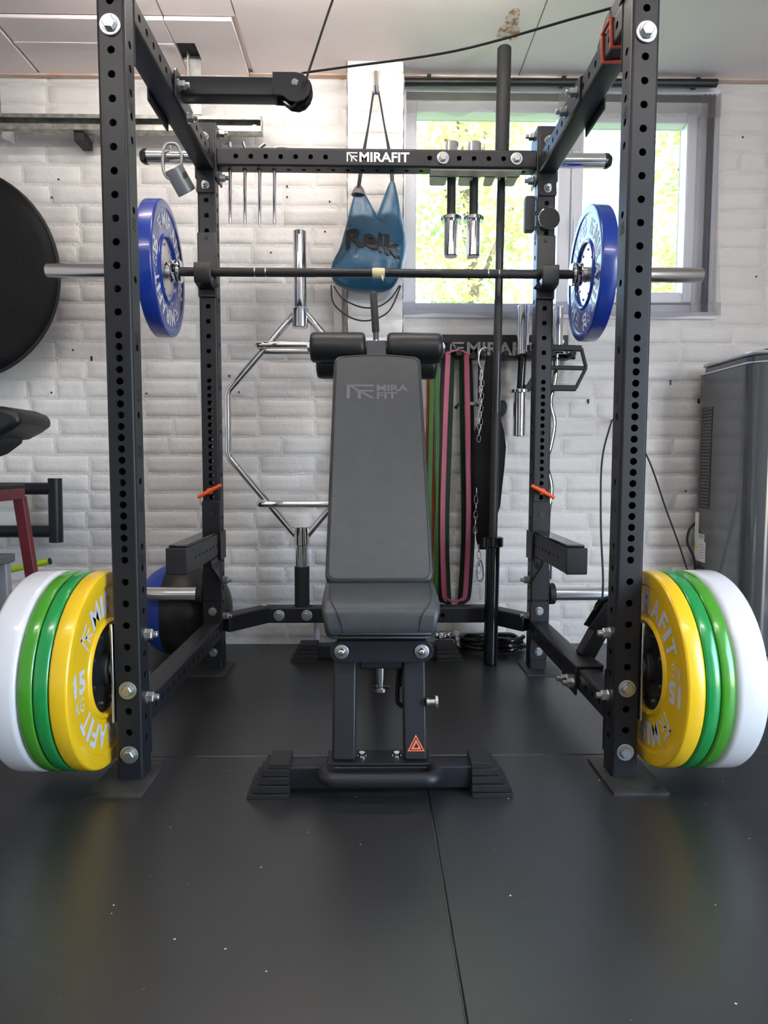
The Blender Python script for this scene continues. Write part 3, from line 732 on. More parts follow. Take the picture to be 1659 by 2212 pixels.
# ================================================================ RACKED BARBELL
bar = thing('barbell', 'black-shafted barbell with chrome sleeves lying across the rack in the cups', 'barbell', (0, BY, BZ))
m = MB().cyl((-.655, BY, BZ), (.655, BY, BZ), .0143, n=20); m.build('shaft', SHAFT, bar, smooth=40)
for x0, x1 in ((-.655, -.205), (.215, .655)): MB().cyl((x0, BY, BZ), (x1, BY, BZ), .0148, n=24).build('knurling', KNURL, bar, smooth=40)
for xx in (-.408, -.372, .408, .372): MB().cyl((xx-.002, BY, BZ), (xx+.002, BY, BZ), .0150, n=24).build('ring_mark', STEEL, bar, smooth=40)
for sx in (-1, 1):
    s_ = MB().lathe([(.020, 0), (.0245, .003), (.0245, .424), (.022, .428)], (sx*.668, BY, BZ), sx*X, 32).build('sleeve', STEEL, bar, smooth=35)
    c_ = MB().lathe([(.027, 0), (.036, .002), (.0375, .005), (.0375, .010), (.0355, .012), (.0355, .028), (.0375, .030), (.0375, .034), (.034, .036)], (sx*.652, BY, BZ), sx*X, 36).build('collar', CHROME, bar, smooth=35)
    k = MB().lathe([(.0357, .012), (.0362, .013), (.0362, .027), (.0357, .028)], (sx*.652, BY, BZ), sx*X, 36, caps=False).build('collar_band', BLACKGLOSS, c_, smooth=35)
    vs, fs, _ = text_geo('MIRAFIT', .03); x_ = sx*.652+sx*.02
    for off in (-.9, 1.2):
        t = MB(); pts = []
        for a, b_ in vs:
            ang = off+(a-.5)*1.3; pts.append((x_-(b_-.5)*.0085*(1), BY-.0365*math.cos(ang), BZ+.0365*math.sin(ang)*1.0))
        t.add(pts, fs).build('lettering', WHITETXT, k, smooth=0, flip=False)
m = MB().lathe([(.0152, -.021), (.0165, -.019), (.0170, 0), (.0163, .018), (.0152, .021)], (.004, BY, BZ), X, 18)
m.add([(.012, BY-.014, BZ-.010), (.022, BY-.016, BZ-.012), (.020, BY-.015, BZ-.031), (.016, BY-.014, BZ-.024)], [(0, 1, 2, 3)])
m.build('tape', TAPE, bar, smooth=50)
# J-cups
for sx, lab in ((-1, 'black steel J-cup holding the left end of the racked barbell'), (1, 'black steel J-cup holding the right end of the racked barbell')):
    cx = sx*.575
    j = thing('j_cup', lab, 'bar cup', (cx, D1, BZ-.06))
    MB().box(cx-.031, cx+.031, D1-.009, D1-.0005, BZ-.075, BZ+.138).build('back_plate', POWDER2, j, bevel=.003)
    b = MB(); prof = [(D1-.009, BZ-.020), (D1-.055, BZ-.0165), (D1-.066, BZ-.002), (D1-.068, BZ+.022), (D1-.074, BZ+.022), (D1-.078, BZ-.022), (D1-.068, BZ-.042), (D1-.009, BZ-.052)]
    b.prism([(p, q) for p, q in prof], (cx-.028, 0, 0), Y, Z, X, .056); b.build('hook', POWDER2, j, bevel=.003)
    b = MB().box(cx-.024, cx+.024, D1-.010, D1-.008, BZ-.070, BZ-.052); b.build('liner', RUBBER, j)
    b = MB().prism([(-.028, 0), (.028, 0), (.045*1, -.02) if sx < 0 else (.028, -.02), (.028, -.028), (-.028, -.028), (-.028, -.02) if sx < 0 else (-.045, -.02)], (cx, D1-.030, BZ-.020), X, Z, Y, .02); b.build('hook_side', POWDER2, j, bevel=.002)
    b = MB().lathe([(.0075, 0), (.0075, .002)], (cx-.002, D1-.0092, BZ+.122), -Y, 16); b.build('screw', POWDER, j, smooth=30)
# Spotter arms with orange pins
for sx, lab in ((-1, 'black steel spotter arm with square end cap on the left rear upright'), (1, 'black steel spotter arm with square end cap on the right rear upright')):
    cx = sx*.575
    a = thing('spotter_arm', lab, 'safety arm', (cx, .62, .42)); y0, z0, hh = .402, .4555, .076
    MB().perf((cx, y0+.003, z0), Y, Z, X, .395, hh, .06, [.09+.045*k for k in range(7)], [], r=.0055, ch=.004).build('arm_tube', POWDER, a, smooth=40)
    MB().box(cx-.0315, cx+.0315, y0-.003, y0+.004, z0-.039, z0+.039).build('end_cap', RUBBER, a, bevel=.005)
    MB().box(cx-.027, cx+.027, y0+.012, D1-.03, z0+.038, z0+.046).build('top_liner', BLACKGLOSS, a, bevel=.003)
    b = MB(); b.box(cx-.031, cx+.031, D1-.010, D1-.0006, .255, .605)
    xi = cx-sx*.031; b.box(min(xi, xi-sx*.006), max(xi, xi-sx*.006), D1-.03, D1+.055, .40, .50)
    b.build('mount_bracket', POWDER, a, bevel=.003)
    b = MB().prism([(D1-.012, .415), (D1-.012, .325), (D1-.040, .345), (D1-.135, .395), (D1-.145, .415)], (cx-sx*.030, 0, 0), Y, Z, sx*X, .006)
    g = b.build('gusset', POWDER, a, bevel=.001)
    t = MB(); uu = -sx*Y; put_text(t, 'TRAIN', V((cx-sx*.0303, D1-.075, .378))-uu*.052, uu, Z, .10, .024, .02); t.build('lettering', DARKTXT, g, smooth=0, flip=False)
    MB().lathe([(.0085, 0), (.0085, .002)], (cx, D1-.0102, .560), -Y, 18).build('stud', POWDER2, a, smooth=30)
    p = thing('locking_pin', 'orange-handled locking pin in the %s rear upright above the spotter arm' % ('left' if sx < 0 else 'right'), 'pin', (cx, D1, .64))
    dz = .021; dx = .040
    MB().tube([(cx-sx*0-dx*1.0, D1-.022, .640-dz*(-sx)*-1*-1 if False else .640+sx*dz), (cx, D1-.026, .640), (cx+dx, D1-.022, .640-sx*dz)], [.0062, .0072, .0062], 12).build('handle', ORANGE, p, smooth=60)
    MB().cyl((cx, D1-.024, .640), (cx, D1-.002, .640), .011, n=16).build('boss', ORANGE, p, smooth=40)
    MB().cyl((cx, D1-.004, .640), (cx, D1+.070, .640), .0072, n=14).build('pin', CHROME, p, smooth=40)
    MB().tube(smooth_path([(cx+sx*dx*.8, D1-.02, .630), (cx+sx*dx*.85, D1-.018, .60), (cx+sx*.030, D1-.014, .592), (cx+sx*.031, D1-.013, .60)], 5), .0011, 6).build('clip_wire', STEEL, p, smooth=60)

# ================================================================ WEIGHT BENCH
bn = thing('weight_bench', 'charcoal vinyl adjustable weight bench with upright back standing inside the rack', 'weight bench', (.003, .4, 0))
MB().perf((-.245, -.030, .036), X, Z, Y, .49, .05, .06, [], [], ch=.004).build('front_foot', POWDER, bn, smooth=40)
for sx in (-1, 1):
    b = MB()
    for z0, z1, xo, ye in ((0, .010, .294, .018), (.010, .0115, .281, .011), (.0115, .027, .284, .013), (.027, .0285, .270, .006), (.0285, .044, .273, .008), (.044, .0455, .259, .002), (.0455, .060, .262, .004), (.060, .072, .249, 0)):
        x0, x1 = sorted((sx*.203, sx*xo)); b.box(x0+.003, x1+.003, -.066-ye, .006+ye, z0, z1)
    b.build('rubber_foot', RUBBER, bn, bevel=.0012, seg=1, merge=False)
b = MB().tube(smooth_path([(-.115, -.055, .052), (-.122, -.085, .056), (-.105, -.112, .058), (-.06, -.116, .058), (.065, -.116, .058), (.11, -.112, .058), (.127, -.085, .056), (.120, -.055, .052)], 8), .0160, 16)
b.build('carry_handle', POWDER, bn, smooth=60)
MB().box(-.117, .119, -.056, .018, .061, .067).build('leg_plate', POWDER, bn, bevel=.002)
for xx in (-.039, .041): 
    MB().lathe([(.0105, 0), (.0105, .002)], (xx, -.018, .067), Z, 18).lathe([(.0085, .002), (.0085, .009), (.0075, .010)], (xx, -.018, .067), Z, 6).build('bolt', CHROME, bn, smooth=25)
legs = []
for x0, x1 in ((-.106, -.053), (.056, .109)):
    b = MB(); yb, yt, dp = -.042, .040, .045
    vs = [(x0, yb, .067), (x1, yb, .067), (x1, yb+dp, .067), (x0, yb+dp, .067), (x0, yt, .310), (x1, yt, .310), (x1, yt+dp, .310), (x0, yt+dp, .310)]
    b.add(vs, [(0, 1, 2, 3), (4, 5, 6, 7), (0, 1, 5, 4), (1, 2, 6, 5), (2, 3, 7, 6), (3, 0, 4, 7)]); legs.append(b.build('leg', POWDER, bn, bevel=.005))
ld = V((0, .082, .243)).normalized(); ln = V((0, -ld.z, ld.y))
def onleg(x, z): return V((x, -.042+(z-.067)/.243*.082, z))
O_ = onleg(.084, .102)+ln*.0006
s_ = MB().prism([(-.0195, -.0165), (.0195, -.0165), (0, .0195)], O_, X, ld, ln, .0004).build('warning_sticker', STICKER, legs[1])
s2 = MB(); s2.prism([(-.0155, -.0142), (.0155, -.0142), (0, .0142)], O_+ln*.0005, X, ld, ln, .0002); s2.build('sticker_border', DARKTXT, legs[1])
s2 = MB(); s2.prism([(-.0120, -.0124), (.0120, -.0124), (0, .0098)], O_+ln*.0008, X, ld, ln, .0002); s2.build('sticker_field', STICKER, legs[1])
s2 = MB(); s2.prism([(-.0055, -.009), (.005, -.009), (.005, -.004), (.002, -.003), (.0035, .001), (.001, -.001), (0, .002), (-.001, -.002), (-.003, -.005)], O_+ln*.0011, X, ld, ln, .0002); s2.build('hand_symbol', DARKTXT, legs[1])
# seat bracket
poly = [(p+.006, q+.306) for p, q in rrect(.238, .050, .0245, 8)]
MB().prism(poly, (0, .0, 0), X, Z, Y, .012).build('seat_bracket', POWDER, bn, bevel=.001)
MB().box(-.098, .110, .012, .30, .292, .330).build('seat_frame', POWDER, bn, bevel=.003)
for xx in (-.086, .098):
    q = MB().lathe([(.0165, 0), (.0165, .003), (.0155, .0035)], (xx, 0, .307), -Y, 28).build('washer', ZINC, bn, smooth=30)
    MB().lathe([(.0085, .003), (.0085, .006), (.006, .010), (.003, .0115)], (xx, 0, .307), -Y, 18).build('cap_screw', CHROME, q, smooth=50)
# seat pad: cross-sections along the depth
def pad(rows, name, m, parent, bevel, seg):
    mb = MB(); n = len(rows)
    vs = []
    for (y, z, w_) in rows: vs += [(.004-w_, y, z), (.004+w_, y, z)]
    fs = [(2*i, 2*i+1, 2*((i+1) % n)+1, 2*((i+1) % n)) for i in range(n)]+[tuple(2*i for i in range(n-1, -1, -1)), tuple(2*i+1 for i in range(n))]
    return mb.add(vs, fs).build(name, m, parent, bevel=bevel, seg=seg, smooth=50)
seat = pad([(-.018, .345, .121), (-.027, .372, .1305), (-.020, .408, .135), (.012, .424, .138), (.245, .430, .143), (.245, .350, .140), (.05, .345, .130)], 'seat', VINYL, bn, .013, 4)
for zz, ww in ((.353, .1255), (.3445, .1225)):
    MB().tube([(.004-ww-.012, .20, zz), (.004-ww, .0, zz), (.004-ww+.014, -.021, zz), (.004+ww-.014, -.021, zz), (.004+ww, .0, zz), (.004+ww+.012, .20, zz)], .0028, 8).build('piping', STITCH, seat, smooth=60)
for sx in (-1, 1):
    MB().tube(smooth_path([(.004+sx*.129, .21, .4285), (.004+sx*.120, .06, .4265), (.004+sx*.112, .004, .4205), (.004+sx*.100, -.020, .405), (.004+sx*.090, -.0275, .385), (.004+sx*.086, -.0235, .360)], 6), .0017, 6).build('seam', STITCH, seat, smooth=60)
# back pad
B0, B1 = V((.003, .205, .432)), V((-.001, .545, 1.068)); bd = (B1-B0).normalized(); bnn = V((0, -bd.z, bd.y)).normalized(); BL = (B1-B0).length
def bp_(s, t_, d): return B0+bd*s+X*t_+bnn*d
wb0, wt0 = .141, .131
out = []
def corner(cx, cs, r, a0):
    return [(cx+r*math.cos(a0+PI/2*k/6), cs+r*math.sin(a0+PI/2*k/6)) for k in range(7)]
out += corner(wt0-.024, BL-.030, .024, 0); out += [(0.03, BL+.001), (-.03, BL+.001)]; out += corner(-wt0+.024, BL-.030, .024, PI/2); out += corner(-wb0+.022, .022, .022, PI)
out += corner(wb0-.022, .022, .022, 1.5*PI)
out = [(a*1.0+(0.0105*(1-b/BL)**2 if 0 else 0), b) for a, b in out]
mb = MB().prism(out, B0-bnn*.055, X, bd, bnn, .055); back = mb.build('backrest', VINYL, bn, bevel=.010, seg=4, smooth=50)
mb = MB().prism([(a*.9, b*.96+.01) for a, b in out], B0-bnn*.068, X, bd, bnn, .014); mb.build('back_board', BLACKMATT, bn, bevel=.002)
for off in (.0085,):
    k_ = [(a*(1-off/.14), off+b*(1-2*off/BL)) for a, b in out]
    MB().tube([B0+X*a+bd*b+bnn*.0002 for a, b in k_], .0012, 6, closed=True).build('stitching', STITCH, back, smooth=60)
t = MB(); lo = B0+bd*(BL-.162)+bnn*.0006
put_logo(t, lo-X*.091, X, bd, .079, .049); put_text(t, 'MIRA', lo-X*.003+bd*.0265, X, bd, .092, .0225, .022); put_text(t, 'FIT', lo-X*.003, X, bd, .060, .0225, .022)
t.build('embossed_logo', EMBOSS, back, smooth=0, flip=False)
# leg rollers, hub, grip post
ra = MB().cyl((-.222, .655, 1.103), (.214, .655, 1.103), .0125, n=16).build('roller_axle', CHROME, bn, smooth=40)
RP = [(.030, 0), (.041, .002), (.0465, .008), (.048, .018), (.048, .158), (.0465, .168), (.041, .174), (.030, .176)]
for x0 in (-.213, .030):
    MB().lathe(RP, (x0, .655, 1.103), X, 36).build('roller', VINYLB, bn, smooth=50)
    MB().lathe([(q+.0005 if 1 else q, h) for q, h in ((.041, .003), (.0412, .006))], (x0, .655, 1.103), X, 36, caps=False)
for x0 in (-.198, .018):
    MB().lathe(RP, (x0, .715, 1.060), X, 36).build('roller', VINYLB, bn, smooth=50)
MB().box(-.036, .029, .625, .690, 1.072, 1.122).build('roller_hub', GREYP, bn, bevel=.003)
MB().cyl((-.0045, .66, 1.120), (-.0055, .66, 1.170), .0088, n=16).build('grip_stem', GREYP, bn, smooth=40)
MB().lathe([(.0095, 0), (.0118, .004), (.0118, .118), (.009, .126), (.003, .129)], (-.0052, .66, 1.152), (-.008, 0, .126), 20).build('grip', FOAMGRIP, bn, smooth=50)
MB().lathe([(.007, 0), (.006, .006)], (-.0035, .645, 1.120), Z, 14).build('grip_screw', CHROME, bn, smooth=40)
MB().lathe([(.018, 0), (.018, .004), (.010, .007)], (.207, .655, 1.103), X, 20).build('axle_cap', CHROME, bn, smooth=40)
MB().lathe([(.018, 0), (.018, .004), (.010, .007)], (-.214, .655, 1.103), -X, 20).build('axle_cap', CHROME, bn, smooth=40)
# spine and rear foot
MB().beam((.005, .05, .300), (.005, .975, .075), .06, .05).build('spine', POWDER, bn, bevel=.004)
MB().beam((.003, .62, .150), (.003, .675, 1.075), .045, .045, up=(0, 1, 0)).build('rear_post', POWDER, bn, bevel=.004)
MB().beam((.003, .24, .318), (.003, .56, 1.03), .045, .030, up=(0, 1, 0)).build('back_frame', POWDER, bn, bevel=.003)
MB().box(-.270, .275, .955, 1.005, .006, .056).build('rear_foot', POWDER, bn, bevel=.003)
for sx in (-1, 1):
    b = MB()
    for z0, z1, xo, ye in ((0, .010, .322, .014), (.010, .0115, .309, .008), (.0115, .026, .312, .010), (.026, .0275, .299, .004), (.0275, .042, .302, .006), (.042, .0435, .288, .001), (.0435, .062, .291, .003)):
        x0, x1 = sorted((sx*.222, sx*xo)); b.box(x0+.003, x1+.003, .948-ye, 1.012+ye, z0, z1)
    b.build('rubber_foot', RUBBER, bn, bevel=.0012, seg=1, merge=False)
# pop-pins and adjuster rods
k = MB().lathe([(.0112, 0), (.0112, .036), (.0100, .037), (.0100, .050), (.0125, .053), (.0210, .054), (.0210, .062), (.019, .064)], (.005, .06, .258), -Z, 28).build('pop_pin', STEEL, bn, smooth=35)
MB().box(-.045, .055, .03, .11, .256, .30).build('pin_housing', POWDER, bn, bevel=.004)
MB().lathe([(.010, 0), (.010, .006), (.0075, .0065), (.0075, .019), (.016, .020), (.016, .026), (.014, .027)], (.109, -.008, .190), X, 24).build('pop_pin', STEEL, bn, smooth=35)
MB().tube(smooth_path([(.054, .05, .26), (.047, .06, .23), (.045, .06, .175), (.050, .055, .162), (.070, .03, .158)], 6), .0055, 10).build('adjuster_rod', BLACKGLOSS, bn, smooth=60)
MB().beam((.052, .06, .29), (.049, .07, .20), .012, .004).build('adjuster_ladder', POWDER2, bn)

# ================================================================ BARS HELD BY THE RACK
def chrome_sleeve(mb, p, r, L, ax): mb.lathe([(r*.9, 0), (r, .003), (r, L-.003), (r*.9, L)], p, ax, 30)
sb = thing('barbell', 'all-black barbell standing upright on the floor through the hanger by the window', 'barbell', (.418, .905, 0))
S0, S1 = V((.419, .905, .0)), V((.4475, .955, 2.195)); sd = (S1-S0).normalized()
at_ = lambda z: S0+sd*z
MB().lathe([(.022, 0), (.0255, .004), (.0255, .432), (.024, .434)], at_(0), sd, 32).build('sleeve', BLACKGLOSS, sb, smooth=35)
MB().lathe([(.034, 0), (.037, .002), (.037, .034), (.034, .036)], at_(.434), sd, 32).build('collar', BLACKGLOSS, sb, smooth=35)
MB().cyl(at_(.46), at_(1.80), .0145, n=24).build('shaft', SHAFT, sb, smooth=40)
for a, c in ((.47, .62), (.625, .92), (1.14, 1.32), (1.50, 1.70)): MB().cyl(at_(a), at_(c), .0150, n=24).build('knurling', KNURL, sb, smooth=40)
MB().lathe([(.034, 0), (.037, .002), (.037, .030), (.034, .032)], at_(1.758), sd, 32).build('collar', BLACKGLOSS, sb, smooth=35)
MB().lathe([(.024, 0), (.0245, .002), (.0245, .403), (.022, .406)], at_(1.79), sd, 32).build('sleeve', BLACKMATT, sb, smooth=35)
dh = thing('dumbbell_handle', 'chrome loadable dumbbell handle hanging left of the standing black bar, nearest the bag', 'dumbbell handle', (.262, .925, 1.465), 'dumbbell handles on the bar hanger')
def hp(z): return V((.262, .925, z))
MB().cyl(hp(1.60), hp(1.76), .0155, n=24).build('grip', KNURL, dh, smooth=40)
m = MB(); chrome_sleeve(m, hp(1.468), .0245, .125, Z); m.build('sleeve', CHROME, dh, smooth=35)
MB().lathe([(.036, 0), (.0375, .002), (.0375, .012), (.036, .014), (.018, .015)], hp(1.590), Z, 32).build('collar', CHROME, dh, smooth=35)
m = MB(); chrome_sleeve(m, hp(1.735), .0245, .122, Z); m.build('sleeve', CHROME, dh, smooth=35)
d2 = copy_tree(dh); d2.location.x = .341
d2['label'] = 'chrome loadable dumbbell handle hanging right beside the standing black bar'
# band pegs dropped through the crossbeam
for i, (px_, an, fl_) in enumerate(((-.4985, (.0, -.006, .022), 'first'), (-.4485, (-.006, -.008, .022), 'second'), (-.3985, (.020, -.005, .018), 'third'), (-.3485, (.040, .01, .013), 'fourth'))):
    y_ = D1+.030; n_ = ('chrome band peg hanging through the crossbeam, %s from the left rear upright' % fl_)
    p_ = MB().tube(smooth_path([(px_-.003, y_, 1.553), (px_-.001, y_, 1.70), (px_, y_, 1.793), (px_+an[0]*.3, y_+an[1]*.3, 1.806), (px_+an[0], y_+an[1], 1.796+an[2])], 5), .0058, 14).build('band_peg', CHROME, None, smooth=50)
    tag(p_, n_, 'peg', 'band pegs in the crossbeam')

# ================================================================ HEX BAR
HY = 1.022
hb = thing('hex_bar', 'chrome hexagonal trap bar standing upright in the rear sleeve behind the bench', 'trap bar', (-.283, HY, .2))
HX = -.2835
pts = [(-.022, 1.285), (-.265, 1.008), (-.272, .985), (-.272, .775), (-.265, .752), (-.022, .465)]
for s_ in (1, -1):
    MB().tube(smooth_path([(HX+s_*p, HY, q) for p, q in pts], 1), .0135, 14).build('frame', CHROME, hb, smooth=60)
for z0, z1 in ((1.305, 1.585), (.20, .445)):
    m = MB(); chrome_sleeve(m, (HX, HY, z0), .0245, z1-z0, Z); m.build('sleeve', CHROME, hb, smooth=35)
for z0 in (1.235, .425):
    MB().lathe([(.027, 0), (.030, .003), (.030, .070), (.027, .073)], (HX, HY, z0), Z, 30).build('hub', CHROME, hb, smooth=35)
for zz in (1.165, .585):
    w_ = .148
    MB().tube(smooth_path([(HX-w_, HY+.004, zz), (HX-w_+.002, HY-.03, zz+.001), (HX-w_+.022, HY-.052, zz), (HX+w_-.022, HY-.052, zz), (HX+w_-.002, HY-.03, zz), (HX+w_, HY+.004, zz)], 5), .0125, 12).build('handle', CHROME, hb, smooth=60)
    if zz > 1: MB().tube([(HX-w_, HY, zz-.016), (HX+w_, HY, zz-.016)], .0115, 12).build('cross_tube', CHROME, hb, smooth=60)
    MB().cyl((HX-w_+.04, HY-.052, zz), (HX+w_-.04, HY-.052, zz), .0130, n=16).build('knurled_grip', STEEL, hb, smooth=40)

# ================================================================ DRAWSTRING BAG AND HOOK
hk = thing('wall_hook', 'chrome hook on the painted brick pier that holds the blue bag', 'hook', (-.004, PY, 2.1))
MB().box(-.016, .008, PY-.006, PY-.001, 2.06, 2.22).build('plate', PAINTW, hk, bevel=.002)
MB().tube(smooth_path([(-.004, PY-.006, 2.19), (-.004, PY-.02, 2.15), (-.004, PY-.035, 2.105), (-.004, PY-.05, 2.095), (-.004, PY-.062, 2.115)], 6), .0100, 12).build('prong', CHROME, hk, smooth=60)
def bag():
    t = thing('drawstring_bag', 'teal blue drawstring gym bag hanging by black cords from the pier hook', 'bag', (-.025, 1.03, 1.37))
    cy = 1.045
    # half-widths left/right outline by height (x_left, x_right, y_bulge) for the sack body up to the notch
    rows = [(1.372, -.060, .020, .012), (1.378, -.095, .045, .026), (1.395, -.150, .068, .045), (1.43, -.178, .088, .058), (1.48, -.168, .104, .062), (1.52, -.140, .112, .058), (1.55, -.132, .113, .052), (1.59, -.122, .108, .043), (1.618, -.112, .098, .030), (1.632, -.09, .076, .006)]
    n = 40; m = MB(); vs = []; fs = []
    for i, (z, xl, xr, d) in enumerate(rows):
        for k in range(n):
            a = 2*PI*k/n; x = (xl+xr)/2+(xr-xl)/2*math.cos(a); y = cy+d*math.sin(a)
            p = V((x*16, z*9, math.sin(a)*2)); y += (mn.noise(p)*.014+mn.noise(V((x*34+z*16, z*7, 3)))*.012)*(1 if 0 < i < len(rows)-2 else .3)
            vs.append((x, y, z))
    for i in range(len(rows)-1):
        for k in range(n): fs.append((i*n+k, i*n+(k+1) % n, (i+1)*n+(k+1) % n, (i+1)*n+k))
    fs.append(tuple(range(n-1, -1, -1)))
    m.add(vs, fs)
    # two gathered ears rising from the mouth to the cords
    def ear(x0, x1, apx, apz, sk):
        m_ = 28; nv = 14; vv = []; ff = []
        for j in range(nv+1):
            u = j/nv; z = 1.545+(apz-1.545)*u; c = (x0+x1)/2*(1-u)+apx*u; hw = (x1-x0)/2*(1-u)**.9+.008; d = .040*(1-u)**1.1+.008
            for k in range(m_):
                a = 2*PI*k/m_; p = V((c*20+math.cos(a), z*14, math.sin(a)))
                vv.append((c+hw*math.cos(a), cy+d*math.sin(a)+(mn.noise(p)*.008+mn.noise(V((c*60+hw*math.cos(a)*60, z*5, 1)))*.008)*(1-u)*min(1, u*5), z))
        for j in range(nv):
            for k in range(m_): ff.append((j*m_+k, j*m_+(k+1) % m_, (j+1)*m_+(k+1) % m_, (j+1)*m_+k))
        ff.append(tuple(nv*m_+k for k in range(m_))); m.add(vv, ff)
    ear(-.124, .046, -.066, 1.752, 0); ear(-.030, .102, .057, 1.775, 0)
    body = m.build('sack', TEAL, t, smooth=70, merge=False)
    md = body.modifiers.new('s', 'SUBSURF'); md.levels = md.render_levels = 1
    c_ = MB(); c_.lathe([(.027, 0), (.024, .012), (.017, .025), (.010, .033)], (-.068, cy, 1.722), V((.003, 0, .03)), 20); c_.build('corner_patch', BAGCORNER, t, smooth=60)
    MB().lathe([(.0065, -.002), (.0065, .002)], (-.067, cy-.020, 1.742), -Y, 16).build('eyelet', CHROME, t, smooth=30)
    cd = MB()
    for dx in (-.0034, .0034):
        cd.tube(smooth_path([(-.067+dx, cy-.021, 1.742), (-.052+dx, cy-.012, 1.85), (-.030, 1.050, 1.98), (-.013, PY-.050, 2.095), (-.004, PY-.048, 2.108), (.006, PY-.050, 2.095), (.026, 1.050, 1.98), (.050+dx, cy-.004, 1.85), (.057+dx, cy, 1.765)], 6), .0034, 8)
    cd.build('cord', BLACKMATT, t, smooth=60)
    cd = MB()
    cd.tube(smooth_path([(-.160, cy+.01, 1.395), (-.125, cy-.015, 1.345), (-.06, cy-.03, 1.312), (.0, cy-.03, 1.312), (.05, cy-.015, 1.345), (.085, cy+.01, 1.40)], 8), .0030, 8)
    cd.tube(smooth_path([(-.170, cy+.01, 1.40), (-.160, cy-.005, 1.33), (-.10, cy-.03, 1.275), (-.03, cy-.035, 1.262), (.045, cy-.02, 1.30), (.09, cy+.01, 1.40)], 8), .0030, 8)
    cd.build('cord_loop', BLACKMATT, t, smooth=60)
    # printed word wrapped on the front of the sack
    def surf(x, z):
        for i in range(len(rows)-1):
            if rows[i][0] <= z <= rows[i+1][0]:
                q = (z-rows[i][0])/(rows[i+1][0]-rows[i][0]); xl = rows[i][1]*(1-q)+rows[i+1][1]*q; xr = rows[i][2]*(1-q)+rows[i+1][2]*q; d = rows[i][3]*(1-q)+rows[i+1][3]*q
                a = max(-1, min(1, (x-(xl+xr)/2)/((xr-xl)/2))); return cy-d*math.sqrt(max(.02, 1-a*a))-.0075
        return cy-.06
    tx = MB(); import bmesh
    vs_, fs_, _ = text_geo('Reik', .03)
    me = bpy.data.meshes.new('t'); me.from_pydata([(a, b_, 0) for a, b_ in vs_], [], fs_); bm_ = bmesh.new(); bm_.from_mesh(me)
    bmesh.ops.triangulate(bm_, faces=bm_.faces); bmesh.ops.subdivide_edges(bm_, edges=bm_.edges, cuts=2, use_grid_fill=True)
    P = []; 
    for v in bm_.verts:
        x = -.115+.205*v.co.x; z_ = 1.512+.075*v.co.y+.012*math.sin(v.co.x*5)-.018*v.co.x; P.append((x, surf(x, z_), z_))
    bm_.verts.ensure_lookup_table(); tx.add(P, [tuple(v.index for v in f.verts) for f in bm_.faces]); bm_.free()
    tx.build('lettering', BAGTXT, body, smooth=0, flip=False)
bag()

# ================================================================ WALL STORAGE RAIL AND WHAT HANGS ON IT
ws = thing('storage_rail', 'black steel wall storage rail with cut-out lettering below the window', 'wall rack', (.47, 1.2, 1.16))
MB().box(.175, .766, 1.196, 1.2205, 1.150, 1.248).build('back_plate', POWDER, ws, bevel=.002)
MB().box(.175, .766, 1.150, 1.198, 1.1475, 1.1525).build('shelf_lip', POWDER, ws, bevel=.001)
t = MB(); put_logo(t, (.293, 1.1953, 1.168), X, Z, .055, .050); put_text(t, 'MIRAFIT', (.360, 1.1953, 1.167), X, Z, .285, .052, .026)
t.build('lettering', mat('cut_out_grey', (.42, .41, .40), .6), ws, smooth=0, flip=False)
for k, xx in enumerate((.225, .315, .405, .495, .585, .675, .755)):
    b = MB().tube([(xx, 1.198, 1.158), (xx, 1.09, 1.158)], .0095, 12).lathe([(.0105, 0), (.0105, .012)], (xx, 1.082, 1.158), Y, 14); b.build('hook', BLACKMATT, ws, smooth=40)
MB().cyl((.786, 1.17, 1.156), (.74, 1.17, 1.156), .008, n=12).build('rail_end', POWDER, ws, smooth=40)
for xx in (.74,): bolt((xx, 1.1958, 1.222), -Y, 'small', ws, .6)
def band(name, label, mt, x0, x1, zb, y, w_, th, top=1.168, bulge=0.):
    xm = (x0+x1)/2
    w2 = (x1-x0)/2
    P = [(x0+w2*.02, y, zb+w2*.95), (x0-bulge, y, zb+.30), (x0-bulge*.4, y, .80), (x0+(xm-x0)*.15, y, top-.045), (xm-.030*min(1, abs(x1-x0)/.05), y-.001, top-.006), (xm, y, top+.001), (xm+.030*min(1, abs(x1-x0)/.05), y-.001, top-.006), (x1-(x1-xm)*.15, y, top-.045), (x1+bulge*.4, y, .80), (x1+bulge, y, zb+.30), (x1-w2*.02, y, zb+w2*.95), (xm+w2*.68, y, zb+w2*.27), (xm, y, zb), (xm-w2*.68, y, zb+w2*.27)]
    path = smooth_path(P, 8, closed=True); path.append(path[0])
    o = MB().ribbon(path, lambda T: V((max(0, 1-abs(T.x)*1.3), .35+abs(T.x), 0)), w_, th).build(name, mt, None, smooth=50)
    return tag(o, label, 'resistance band', 'bands on the storage rail')
band('resistance_band', 'pink resistance band looped over the wall rail', PINK, .268, .354, .190, 1.110, .020, .006, bulge=.008)
band('resistance_band', 'dark green resistance band hanging just behind the pink one', DGRN, .292, .335, .150, 1.138, .019, .006, bulge=.012)
band('resistance_band', 'black resistance band, widest loop behind the pink and dark green ones', BLKL, .262, .372, .160, 1.165, .030, .006, bulge=.010)
band('resistance_band', 'bright green resistance band hanging next to the bench back', LGRN,   .214, .236, .22, 1.120, .018, .006, bulge=.006)
band('resistance_band', 'orange resistance band just left of the bright green one beside the bench back', ORNL, .206, .216, .26, 1.145, .020, .006, bulge=.008)
